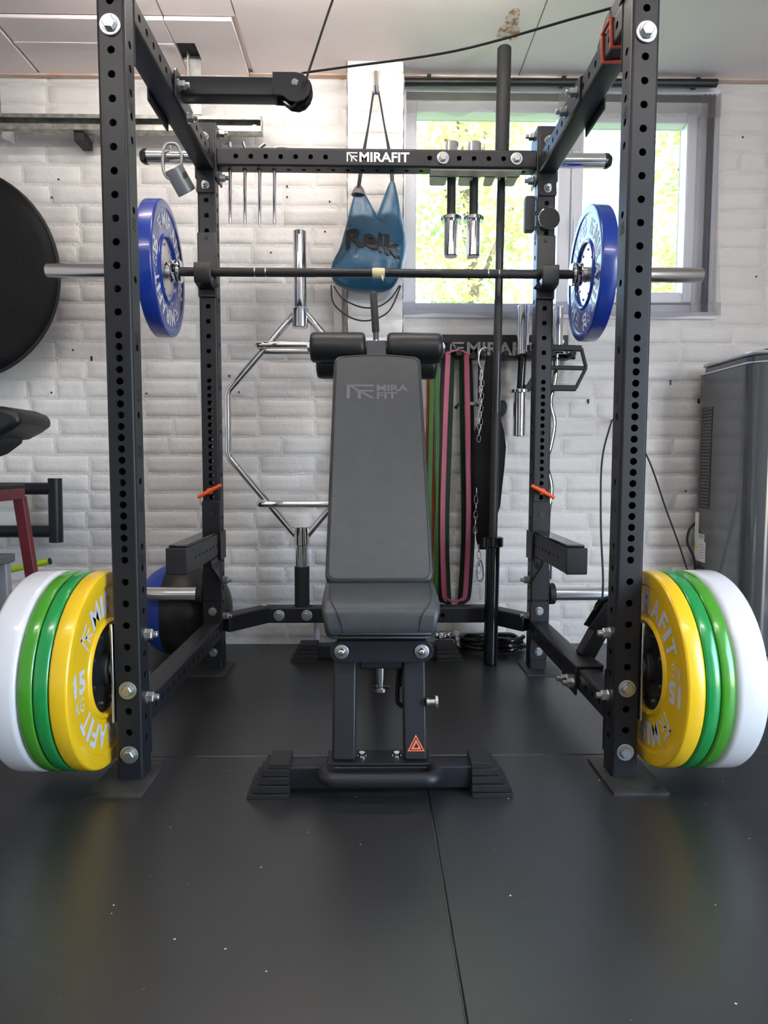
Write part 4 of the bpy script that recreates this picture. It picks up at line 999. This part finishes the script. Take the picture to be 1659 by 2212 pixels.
# dip belt
def dip():
    t = thing('dip_belt', 'black padded dip belt with steel chain hanging behind the standing bar', 'dip belt', (.44, 1.1, .4))
    sec = [(1.150, .425, .452), (1.12, .418, .470), (1.05, .408, .482), (.97, .404, .480), (.90, .398, .485), (.86, .380, .497), (.80, .372, .505), (.72, .370, .500), (.64, .376, .492), (.57, .382, .486), (.52, .388, .470), (.44, .392, .455), (.40, .402, .445)]
    m = MB(); vs = []; fs = []
    for z, a, b_ in sec:
        d = .008+.010*min(1, (b_-a)/.1)
        for k in range(16):
            q = 2*PI*k/16; vs.append(((a+b_)/2+(b_-a)/2*math.copysign(abs(math.cos(q))**.5, math.cos(q)), 1.105+d*math.copysign(abs(math.sin(q))**.7, math.sin(q)), z))
    for i in range(len(sec)-1):
        for k in range(16): fs.append((i*16+k, i*16+(k+1) % 16, (i+1)*16+(k+1) % 16, (i+1)*16+k))
    fs += [tuple(range(15, -1, -1)), tuple((len(sec)-1)*16+k for k in range(16))]
    m.add(vs, fs).build('pad', BLKL if 0 else FABRIC, t, smooth=60)
    MB().tube(smooth_path([(.400, 1.09, 1.10), (.390, 1.085, 1.13), (.396, 1.085, 1.165), (.415, 1.085, 1.178), (.432, 1.09, 1.165)], 6), .0035, 8).build('ring', CHROME, t, smooth=60)
    def links(p0, p1, n):
        c_ = MB(); p0, p1 = V(p0), V(p1)
        for i in range(n):
            c = p0.lerp(p1, (i+.5)/n); d = (p1-p0).normalized(); L = (p1-p0).length/n*.62; sd_ = X if i % 2 else Y; sd_ = (sd_-d*sd_.dot(d)).normalized()
            c_.tube([c+d*L*math.cos(a)+sd_*.0055*math.sin(a)*1.3 for a in [2*PI*k/12 for k in range(12)]], .0017, 6, closed=True)
        c_.build('chain', CHROME, t, smooth=60)
    links((.402, 1.085, 1.10), (.394, 1.08, .82), 12); links((.406, 1.08, 1.08), (.400, 1.078, .86), 9)
    links((.389, 1.09, .64), (.386, 1.09, .46), 6)
    links((.400, 1.09, .42), (.404, 1.09, .31), 4)
    MB().tube(smooth_path([(.402, 1.085, .36), (.394, 1.085, .32), (.398, 1.085, .285), (.412, 1.085, .280), (.420, 1.085, .30), (.414, 1.085, .345)], 5, closed=True), .0032, 8, closed=True).build('carabiner', CHROME, t, smooth=60)
    for z in (.53, .47): MB().tube([(.386, 1.09, z), (.386, 1.085, z-.012)], .003, 6).build('stud', CHROME, t)
dip()
# revolving chrome handle with rubber end discs, behind the belt
ch_ = thing('grip_bar', 'chrome rotating grip bar with black end discs hanging behind the dip belt', 'handle', (.41, 1.15, .97))
MB().tube([(.335, 1.165, .978), (.498, 1.165, .955)], .0095, 14).build('bar', CHROME, ch_, smooth=60)
MB().lathe([(.026, 0), (.031, .004), (.031, .012), (.026, .016), (.012, .018)], (.492, 1.165, .956), V((1, -.75, -.15)), 26).build('end_disc', RUBBER, ch_, smooth=40)
MB().tube([(.335, 1.17, .978), (.312, 1.15, .955)], .007, 10).build('clip', CHROME, ch_, smooth=60)
MB().tube([(.405, 1.165, .965), (.405, 1.17, 1.15)], .004, 8).build('hanging_strap', BLKL, ch_, smooth=60)
# triceps bar and EZ bar on the rail
def frame_bar(t, px0, zt, y):
    pass
tb = thing('triceps_bar', 'triceps bar with chrome sleeves and black cage hanging left of the right rear upright', 'bar', (.56, 1.14, .8))
TX, TY = .568, 1.125
m = MB(); chrome_sleeve(m, (TX, TY, 1.170), .0245, .175, Z); m.build('sleeve', CHROME, tb, smooth=35)
m = MB(); chrome_sleeve(m, (TX-.008, TY, .842), .0245, .170, Z); m.build('sleeve', CHROME, tb, smooth=35)
MB().lathe([(.026, 0), (.026, .014)], (TX+.002, TY, 1.158), Z, 26).build('collar', CHROME, tb, bevel=.002)
MB().lathe([(.040, 0), (.040, .014)], (TX-.007, TY, 1.010), Z, 28).build('collar', CHROME, tb, bevel=.002)
MB().cyl((TX-.006, TY, 1.02), (TX, TY, 1.16), .0155, n=18).build('shaft', BLACKGLOSS, tb, smooth=40)
for p, q, w_ in (((TX+.004, TY-.02, 1.030), (TX+.205, TY-.02, 1.028), .022), ((TX+.03, TY-.02, 1.185), (TX+.222, TY-.02, 1.180), .022), ((TX+.06, TY-.02, 1.108), (TX+.235, TY-.02, 1.105), .016)):
    MB().beam(p, q, w_, w_).build('cross_tube', RUBBER, tb, bevel=.003)
for P in ([(TX+.014, TY-.02, 1.030), (TX+.060, TY-.02, 1.108), (TX+.034, TY-.02, 1.185)], [(TX+.204, TY-.02, 1.028), (TX+.243, TY-.02, 1.107), (TX+.222, TY-.02, 1.182)]):
    MB().beam(P[0], P[1], .012, .012).beam(P[1], P[2], .012, .012).build('cage_side', RUBBER, tb, bevel=.002)
ez = thing('curl_bar', 'chrome curl bar with bent shaft hanging right of the right rear upright', 'bar', (.70, 1.15, .6))
m = MB(); chrome_sleeve(m, (.713, 1.165, 1.175), .0225, .175, Z); m.build('sleeve', CHROME, ez, smooth=35)
MB().lathe([(.034, 0), (.034, .012)], (.713, 1.165, 1.163), Z, 26).build('collar', CHROME, ez, bevel=.002)
MB().tube(smooth_path([(.713, 1.165, 1.17), (.705, 1.165, 1.06), (.688, 1.165, .98), (.706, 1.165, .90), (.694, 1.165, .81), (.678, 1.165, .74), (.700, 1.165, .64), (.690, 1.165, .54), (.690, 1.165, .44)], 5), .0125, 14).build('shaft', CHROME, ez, smooth=60)
m = MB(); chrome_sleeve(m, (.690, 1.165, .27), .0225, .175, Z); m.build('sleeve', CHROME, ez, smooth=35)

# ================================================================ SMALL THINGS ON THE RACK
fp = MB().prism(rrect(.034, .118, .007), (.524, .845, 1.592), X, Z, Y, .03).build('strap_roll', mat('grey_black_rubber', (.022, .023, .025), .55), None, bevel=.004, seg=3)
tag(fp, 'black rubber block with raised lettering stuck beside the right rear upright', 'pad')
t = MB(); put_text(t, 'ELEIKO', (.533, .8445, 1.563), Z, -X, .062, .009, .0); t.build('lettering', DARKTXT, fp, smooth=0, flip=False)
md_ = thing('magnetic_disc', 'round glossy black disc with silver rim on the right rear upright', 'disc', (.578, D1-.012, 1.562))
MB().lathe([(.0345, .0), (.0365, .001), (.0365, .016), (.0345, .016)], (.580, D1-.018, 1.562), Y, 36, caps=False).build('rim', CHROME, md_, smooth=40)
MB().lathe([(.0345, 0), (.0352, .001), (.0352, .018)], (.580, D1-.0190, 1.562), Y, 36).build('face', BLACKMATT, md_, smooth=40)
# red rubber loop round the right beam
def loop(y0):
    return [(.5415, y0, 1.776), (.5415, y0-.006, 1.708), (.575, y0-.01, 1.7085), (.6085, y0-.012, 1.708), (.6085, y0-.006, 1.776), (.575, y0, 1.7755)]
rl = MB().tube(loop(.188), .0042, 8, closed=True).tube(loop(.128), .0042, 8, closed=True).tube([(.5405, .188, 1.776), (.5405, .158, 1.777), (.5405, .128, 1.776)], .0042, 8).build('rubber_strap', REDRUB, None, smooth=60)
tag(rl, 'red rubber strap wrapped twice round the upper right side beam', 'strap')
# grey tube handle on the upper left peg
gt = thing('tube_grip', 'grey steel tube grip with looped strap hanging on the upper left peg', 'handle', (-.68, .84, 1.7))
MB().ribbon(smooth_path([(-.722, .85, 1.725), (-.722, .85, 1.79), (-.706, .85, 1.812), (-.694, .85, 1.795), (-.693, .85, 1.76)], 5), Y, .014, .004).build('hanging_eye', GREYTUBE, gt, smooth=50)
oval = [(-.686+.0315*math.copysign(abs(math.cos(a))**.8, math.cos(a)), .822, 1.742+.058*math.copysign(abs(math.sin(a))**.8, math.sin(a))) for a in [2*PI*k/32 for k in range(32)]]
MB().tube(oval, .0052, 8, closed=True).build('loop_end', GREYTUBE, gt, smooth=60)
MB().cyl((-.683, .824, 1.722), (-.648, .862, 1.655), .0325, n=28, ch=.002).build('tube', GREYTUBE, gt, smooth=40)
b = MB(); b.prism([(0, 0), (.020, 0), (.020, .012), (0, .012)], (-.648, .8100, 1.700), V((.4, 0, -.9)).normalized(), V((.9, 0, .4)).normalized(), -Y, .0006); b.build('marking', DARKTXT, gt)
# steel cables
cb1 = MB().tube(smooth_path([(.575, .16, 1.826), (.48, .20, 1.822), (.2, .31, 1.806), (-.1, .39, 1.806), (-.215, .425, 1.808), (-.268, .429, 1.79), (-.270, .425, 1.745), (-.240, .415, 1.713), (-.205, .40, 1.76), (-.13, .35, 1.93), (-.045, .28, 2.1), (.01, .22, 2.232)], 8), .0031, 8).build('pulley_cable', BLACKMATT, None, smooth=60)
tag(cb1, 'thin black steel cable running from the upper left pulley to the right beam and ceiling', 'cable')
cb2 = MB().tube(smooth_path([(.648, .395, .310), (.656, .41, .40), (.690, .54, .55), (.760, .75, .74), (.845, .93, .86), (.935, 1.13, .915), (.975, 1.13, .91), (1.06, 1.10, .76), (1.13, 1.08, .56), (1.20, 1.06, .36), (1.24, 1.05, .2), (1.25, 1.04, .006)], 8), .0032, 8).build('low_cable', BLACKMATT, None, smooth=60)
tag(cb2, 'black cable rising from the low pulley and falling again behind the right plates', 'cable')
MB().lathe([(.006, 0), (.006, .10)], (.955, 1.12, .912), Y, 12).build('cable_hook', CHROME, cb2)

# ================================================================ LEFT SIDE
gr = thing('garage_rail', 'galvanised steel channel rail bolted along the upper left of the wall', 'rail', (-.95, 1.12, 2.0))
Yr = 1.105
b = MB()
b.box(XL+.02, -.432, Yr+.035, Yr+.039, 1.972, 2.030); b.box(XL+.02, -.432, Yr, Yr+.039, 2.026, 2.030); b.box(XL+.02, -.432, Yr, Yr+.039, 1.972, 1.976)
b.box(XL+.02, -.432, Yr, Yr+.003, 2.016, 2.030); b.box(XL+.02, -.432, Yr-.004, Yr+.003, 1.972, 1.993)
T_ = Matrix.Identity(4)
b.build('channel', GALV, gr, bevel=.001)
MB().box(-.4345, -.432, Yr, Yr+.039, 1.972, 2.030).build('end_plate', GALV, gr)
bolt((-.462, Yr+.034, 2.001), -Y, 'small', gr, .95)
MB().box(-1.425, -1.395, 1.10, 1.104, 2.03, 2.219).box(-1.399, -1.395, 1.075, 1.104, 2.03, 2.219).build('hanger', GALV2, gr)
MB().box(-.695, -.652, 1.098, 1.102, 2.03, 2.237).box(-.695, -.691, 1.070, 1.102, 2.03, 2.237).build('hanger', GALV2, gr)
MB().prism([(-1.40, 1.97), (-1.355, 1.97), (-1.355, 1.925), (-1.37, 1.935), (-1.40, 1.945)], (0, Yr+.01, 0), X, Z, Y, .004).build('clip', GALV2, gr)
MB().box(-1.135, -1.098, Yr+.01, 1.20, 1.938, 1.972).build('stop_block', BLACKMATT, gr, bevel=.002)
for x0 in (-1.13, -.60): MB().box(x0, x0+.03, 1.146, 1.222, 1.978, 2.02).build('wall_bracket', GALV2, gr)
# round black fabric disc
dk = thing('round_fabric_case', 'large round black fabric case with piped rim hanging on the left wall', 'case', (-1.40, 1.08, 1.08))
DC = V((-1.578, 1.075, 1.436)); m = MB(); nr, na = 9, 64; vs = [tuple(DC-Y*.022)]; fs = []
for i in range(1, nr+1):
    r_ = .390*i/nr
    for k in range(na):
        a = 2*PI*k/na; q = mn.noise(V((math.cos(a)*r_*5, math.sin(a)*r_*5, 2)))*.016*(1-i/nr*.6)
        vs.append((DC.x+r_*math.cos(a), DC.y-.022*(1-(i/nr)**4)+q, DC.z+r_*math.sin(a)))
for k in range(na): fs.append((0, 1+k, 1+(k+1) % na))
for i in range(nr-1):
    for k in range(na): fs.append((1+i*na+k, 1+i*na+(k+1) % na, 1+(i+1)*na+(k+1) % na, 1+(i+1)*na+k))
m.add(vs, fs); o = m.build('front_panel', FABRIC, dk, smooth=80)
sd_ = o.modifiers.new('t', 'SOLIDIFY'); sd_.thickness = .012; sd_.offset = 0
MB().tube([(DC.x+.390*math.cos(a), DC.y, DC.z+.390*math.sin(a)) for a in [2*PI*k/72 for k in range(72)]], .0075, 8, closed=True).build('rim_piping', BLACKMATT, dk, smooth=60)
MB().tube([(-1.578, 1.085, 1.826), (-1.578, 1.20, 1.86), (-1.578, 1.218, 1.86)], .004, 8).build('hanging_loop', BLACKMATT, dk)
# exercise bike saddle
sdl = thing('bike_saddle', 'black padded exercise bike saddle at the left edge above the red box', 'saddle', (-1.30, .72, .3))
MB().prism([(-1.42, .916), (-1.225, .917), (-1.165, .911), (-1.128, .897), (-1.111, .878), (-1.118, .858), (-1.145, .838), (-1.19, .815), (-1.42, .79)], (0, .61, 0), X, Z, Y, .22).build('saddle_pad', VINYLB, sdl, bevel=.018, seg=4, smooth=70)
MB().prism([(-1.42, .84), (-1.19, .84), (-1.185, .822), (-1.192, .80), (-1.24, .765), (-1.42, .70)], (0, .66, 0), X, Z, Y, .12).build('saddle_clamp', BLACKMATT, sdl, bevel=.012, seg=3)
MB().beam((-1.40, .72, .76), (-1.98, .72, .74), .05, .05).build('seat_rail', BLACKMATT, sdl, bevel=.006)
MB().cyl((-1.95, .72, 0), (-1.95, .72, .76), .025, n=18).build('seat_post', BLACKMATT, sdl, smooth=40)
MB().box(-2.2, -1.80, .62, .82, 0, .03).build('base', BLACKMATT, sdl, bevel=.004)
# red steel box and grey step
pl = thing('plyo_box', 'dark red steel plyometric box with black rubber top at the left edge', 'plyo box', (-1.35, .75, 0))
MB().prism([(-1.60, .06), (-1.092, .06), (-1.108, .62), (-1.60, .62)], (0, 0, .656), X, Y, Z, .014).build('rubber_top', RUBBER, pl, bevel=.003)
b = MB()
for p, q in (((-1.60, .07, .640), (-1.10, .07, .640)), ((-1.105, .06, .640), (-1.118, .61, .640)), ((-1.11, .61, .640), (-1.60, .61, .640)), ((-1.59, .61, .640), (-1.59, .07, .640))): b.beam(p, q, .022, .034)
b.build('top_frame', MAROON, pl, bevel=.002)
for p, q in (((-1.122, .610, .63), (-1.062, .635, .0)), ((-1.11, .07, .63), (-1.04, .03, 0)), ((-1.58, .61, .63), (-1.64, .65, .0)), ((-1.58, .07, .63), (-1.64, .03, 0))):
    MB().beam(p, q, .032, .026, up=(0, 1, 0)).build('leg', MAROON, pl, bevel=.002)
gs = thing('step_stool', 'low grey step with silver legs nested inside the red box at the left edge', 'step', (-1.3, .3, 0))
MB().prism([(-1.54, .10), (-1.118, .10), (-1.118, .565), (-1.54, .565)], (0, 0, .432), X, Y, Z, .026).build('top', GREYPLY, gs, bevel=.004)
for xx, yy in ((-1.15, .13), (-1.50, .13), (-1.15, .54), (-1.50, .54)):
    MB().beam((xx, yy, .435), (xx+.012, yy, 0), .045, .028, up=(0, 1, 0)).build('leg', SILV, gs, bevel=.004)
# black tube frame on the wall
tf = thing('dip_bar_frame', 'black round-tube dip bar frame mounted on the wall at the left edge', 'dip bar', (-1.45, 1.15, .55))
MB().cyl((-1.243, 1.10, .428), (-1.240, 1.10, .676), .0255, n=28).build('upright_tube', POWDER, tf, smooth=40)
for zz in (.636, .470): MB().cyl((-1.80, 1.10, zz), (-1.25, 1.10, zz), .0235, n=24).build('cross_tube', POWDER, tf, smooth=40)
MB().cyl((-1.79, 1.10, .40), (-1.79, 1.10, .70), .0255, n=20).build('upright_tube', POWDER, tf, smooth=40)
b = MB()
for zz in (.636, .470): b.cyl((-1.60, 1.10, zz), (-1.60, 1.216, zz), .02, n=16)
b.box(-1.65, -1.55, 1.214, 1.222, .42, .69); b.build('wall_mount', POWDER, tf, smooth=40)
lb = thing('lime_bar', 'lime green plastic bar with black end behind the red box leg', 'bar', (-1.25, .9, .35))
L0, L1 = V((-1.42, .905, .330)), V((-1.172, .895, .384))
MB().cyl(L0, L1, .0115, n=18).build('tube', LIME, lb, smooth=40)
MB().cyl(L1-(L1-L0).normalized()*.001, L1+(L1-L0).normalized()*.002, .0118, n=18).build('end_cap', BLACKMATT, lb, smooth=40)
MB().cyl((-1.40, .905, 0), (-1.40, .905, .335), .012, n=12).box(-1.46, -1.34, .85, .96, 0, .012).build('stand', BLACKMATT, lb, smooth=40)
# slam ball
bc = V((-.735, 1.041, .180)); R_ = .180
ball = thing('exercise_ball', 'large black and blue vinyl wall ball on the floor behind the left plates', 'ball', (bc.x, bc.y, 0))
def sph(mb, fn, nu=40, nv=24):
    vs = []; fs = []
    for j in range(nv+1):
        th = PI*j/nv
        for i in range(nu): ph = 2*PI*i/nu; vs.append(bc+V((math.cos(th), math.sin(th)*math.cos(ph), math.sin(th)*math.sin(ph)))*R_)
    for j in range(nv):
        for i in range(nu):
            q = (j*nu+i, j*nu+(i+1) % nu, (j+1)*nu+(i+1) % nu, (j+1)*nu+i); c = sum((V(vs[k]) for k in q), V())/4-bc
            if fn(c): fs.append(q)
    return mb.add(vs, fs)
cut = lambda c: c.x < -.050-.10*0 and c.x > -.30
sph(MB(), lambda c: not cut(c)).build('black_panels', BALLK, ball, smooth=80)
tag(sph(MB(), cut).build('blue_panel', BALLB, ball, smooth=80), 'blue panel')

# ================================================================ RIGHT SIDE: AIR CONDITIONER
ac = thing('air_conditioner', 'tall graphite grey portable air conditioner standing at the right edge', 'air conditioner', (1.5, .95, 0))
def acpoly(ins=0.):
    x0, x1, y0, y1, r = 1.282+ins, 1.74-ins, .775+ins, 1.150-ins, .07
    pts = [(x0, y1)]
    for k in range(9):
        a = PI+PI/2*k/8; pts.append((x0+r+r*math.cos(a), y0+r+r*math.sin(a)))
    for k in range(9):
        a = 1.5*PI+PI/2*k/8; pts.append((x1-r+r*math.cos(a), y0+r+r*math.sin(a)))
    pts.append((x1, y1)); return pts
MB().prism(acpoly(), (0, 0, .01), X, Y, Z, 1.075).build('body', ACGREY, ac, bevel=.004, smooth=40)
MB().prism(acpoly(.010), (0, 0, 1.085), X, Y, Z, .028).build('top_cap', ACGREY, ac, bevel=.006, smooth=40)
MB().prism(acpoly(.004), (0, 0, 1.113), X, Y, Z, .014).build('top_trim', ACTRIM, ac, bevel=.006, smooth=40)
p_ = acpoly(); MB().tube([(a-.0005 if i == 0 else a, b_, 1.086) for i, (a, b_) in enumerate(p_)], .0035, 8).build('trim_line', ACTRIM, ac, smooth=60)
f0 = MB().prism(rrect(.36, .92, .01), (1.555, .772, .52), X, Z, Y, .006).build('front_grille', ACDARK, ac, bevel=.002)
g = MB()
for r_i in range(60):
    for c_i in range(20): g.lathe([(.0030, 0), (.0030, .0006)], (1.395+.0165*c_i+(.008 if r_i % 2 else 0), .7715, .085+.0145*r_i), -Y, 6)
g.build('grille_dots', ACTRIM, f0, smooth=0, merge=False)
MB().prism(rrect(.36, .10, .01), (1.555, .772, 1.035), X, Z, Y, .006).build('control_panel', BLACKGLOSS, ac, bevel=.002)
MB().box(1.37, 1.74, .768, .776, .978, .984).box(1.37, 1.74, .769, .776, .742, .746).build('panel_line', ACTRIM, ac)
def vent(z0, z1, y0, y1):
    MB().box(1.2805, 1.2825, y0, y1, z0, z1).build('side_vent', ACDARK, ac)
    g = MB(); nz = int((z1-z0)/.0125)
    for r_i in range(nz):
        for c_i in range(7):
            yy = y0+.007+(y1-y0-.014)*(c_i+(.5 if r_i % 2 else 0))/7; zz = z0+.008+.0125*r_i
            g.box(1.2795, 1.2806, yy-.0022, yy+.0022, zz-.002, zz+.002)
    g.build('vent_slots', ACTRIM if 0 else mat('vent_grey', (.22, .22, .22), .5), ac, smooth=0, merge=False)
vent(.565, .955, 1.045, 1.128); vent(.20, .335, 1.065, 1.140)
MB().box(1.2800, 1.2815, 1.122, 1.150, .43, .545).build('rating_label', LABELW, ac)
MB().box(1.2798, 1.2813, 1.072, 1.120, .43, .462).build('barcode_label', LABELW, ac)
lw = MB().box(1.2796, 1.2810, 1.060, 1.146, .352, .432).build('warning_label', LABELW, ac)
MB().prism([(-.013, -.012), (.013, -.012), (0, .014)], (1.2793, 1.132, .412), -Y, Z, -X, .0003).build('warning_triangle', LABELY, lw)
t = MB()
for i in range(6): t.box(1.2792, 1.2795, 1.066, 1.115-(.012 if i % 3 == 2 else 0), .418-.010*i, .4205-.010*i)
for i in range(9): t.box(1.2793, 1.2796, 1.076+.0045*i, 1.0785+.0045*i, .444, .458)
t.build('printed_lines', mat('print_grey', (.35, .35, .34), .6), lw, smooth=0)
pc = MB().tube(smooth_path([(1.29, 1.165, .50), (1.262, 1.16, .47), (1.252, 1.15, .42), (1.268, 1.13, .37), (1.272, 1.12, .32), (1.272, 1.11, .24), (1.265, 1.08, .1), (1.25, 1.06, .006)], 6), .0048, 8).build('power_cord', BLACKMATT, ac, smooth=60)
pg = thing('mains_plug', 'black mains plug lying pins-up on top of the air conditioner', 'plug', (1.365, .82, 1.127))
MB().box(1.350, 1.40, .80, .85, 1.127, 1.137).build('plug_body', BLACKMATT, pg, bevel=.002)
for xx in (1.358, 1.380): MB().box(xx-.003, xx+.003, .815, .822, 1.137, 1.158).build('pin', BLACKGLOSS, pg)

# ================================================================ ON THE FLOOR AT THE BACK
co = MB(); P = []
for k in range(5*24):
    a = 2*PI*k/24; q = k/120; P.append((.455+(.118+.010*math.sin(k*.7))*math.cos(a), 1.085+(.055+.006*math.sin(k*1.3))*math.sin(a), .010+.048*q+.004*math.sin(k*.9)))
co.tube(P, .0085, 8); co.tube(smooth_path([P[0], (.60, 1.10, .012), (.64, 1.11, .010)], 5), .006, 8)
tag(co.build('cable_coil', BLACKGLOSS, None, smooth=60), 'coil of thick black cable on the floor by the wall behind the standing bar', 'cable')
fo = MB(); P = []; rr_ = []
for k in range(15): P.append((.225+.0065*k, 1.055, .070+.003*math.sin(k*1.7))); rr_.append(.015+.0022*math.sin(k*2.3)+(.003 if k in (12, 13) else 0))
fo.tube(P, rr_, 14); fo.tube([(.312, 1.05, .062), (.318, 1.04, .03), (.312, 1.045, .004)], [.012, .009, .004], 10)
tag(fo.build('foil_roll', FOIL, None, smooth=25), 'crumpled silver foil tube near the wall right of the bench', 'foil')
tag(MB().cyl((-.2365, 1.12, 0), (-.2365, 1.12, .135), .012, n=18).build('white_pipe', PAINTW, None, smooth=40), 'short white pipe by the wall under the rear base beam', 'pipe')
fk = MB(); rn = random.Random(3)
for i in range(46):
    x_, y_ = rn.uniform(-.75, .9), rn.uniform(-.95, .9); s_ = rn.uniform(.0012, .0028); a = rn.uniform(0, 6)
    fk.add([(x_+s_*math.cos(a+q), y_+s_*math.sin(a+q)*rn.uniform(.5, 1), .0004+.0006*(k % 2)) for k, q in enumerate((0, 1.5, 3, 4.6))], [(0, 1, 2, 3)])
tag(fk.build('debris', mat('white_lint', (.75, .75, .72), .8), None, smooth=0, flip=False, merge=False), 'scattered white lint specks on the black rubber floor', 'lint', kind='stuff')
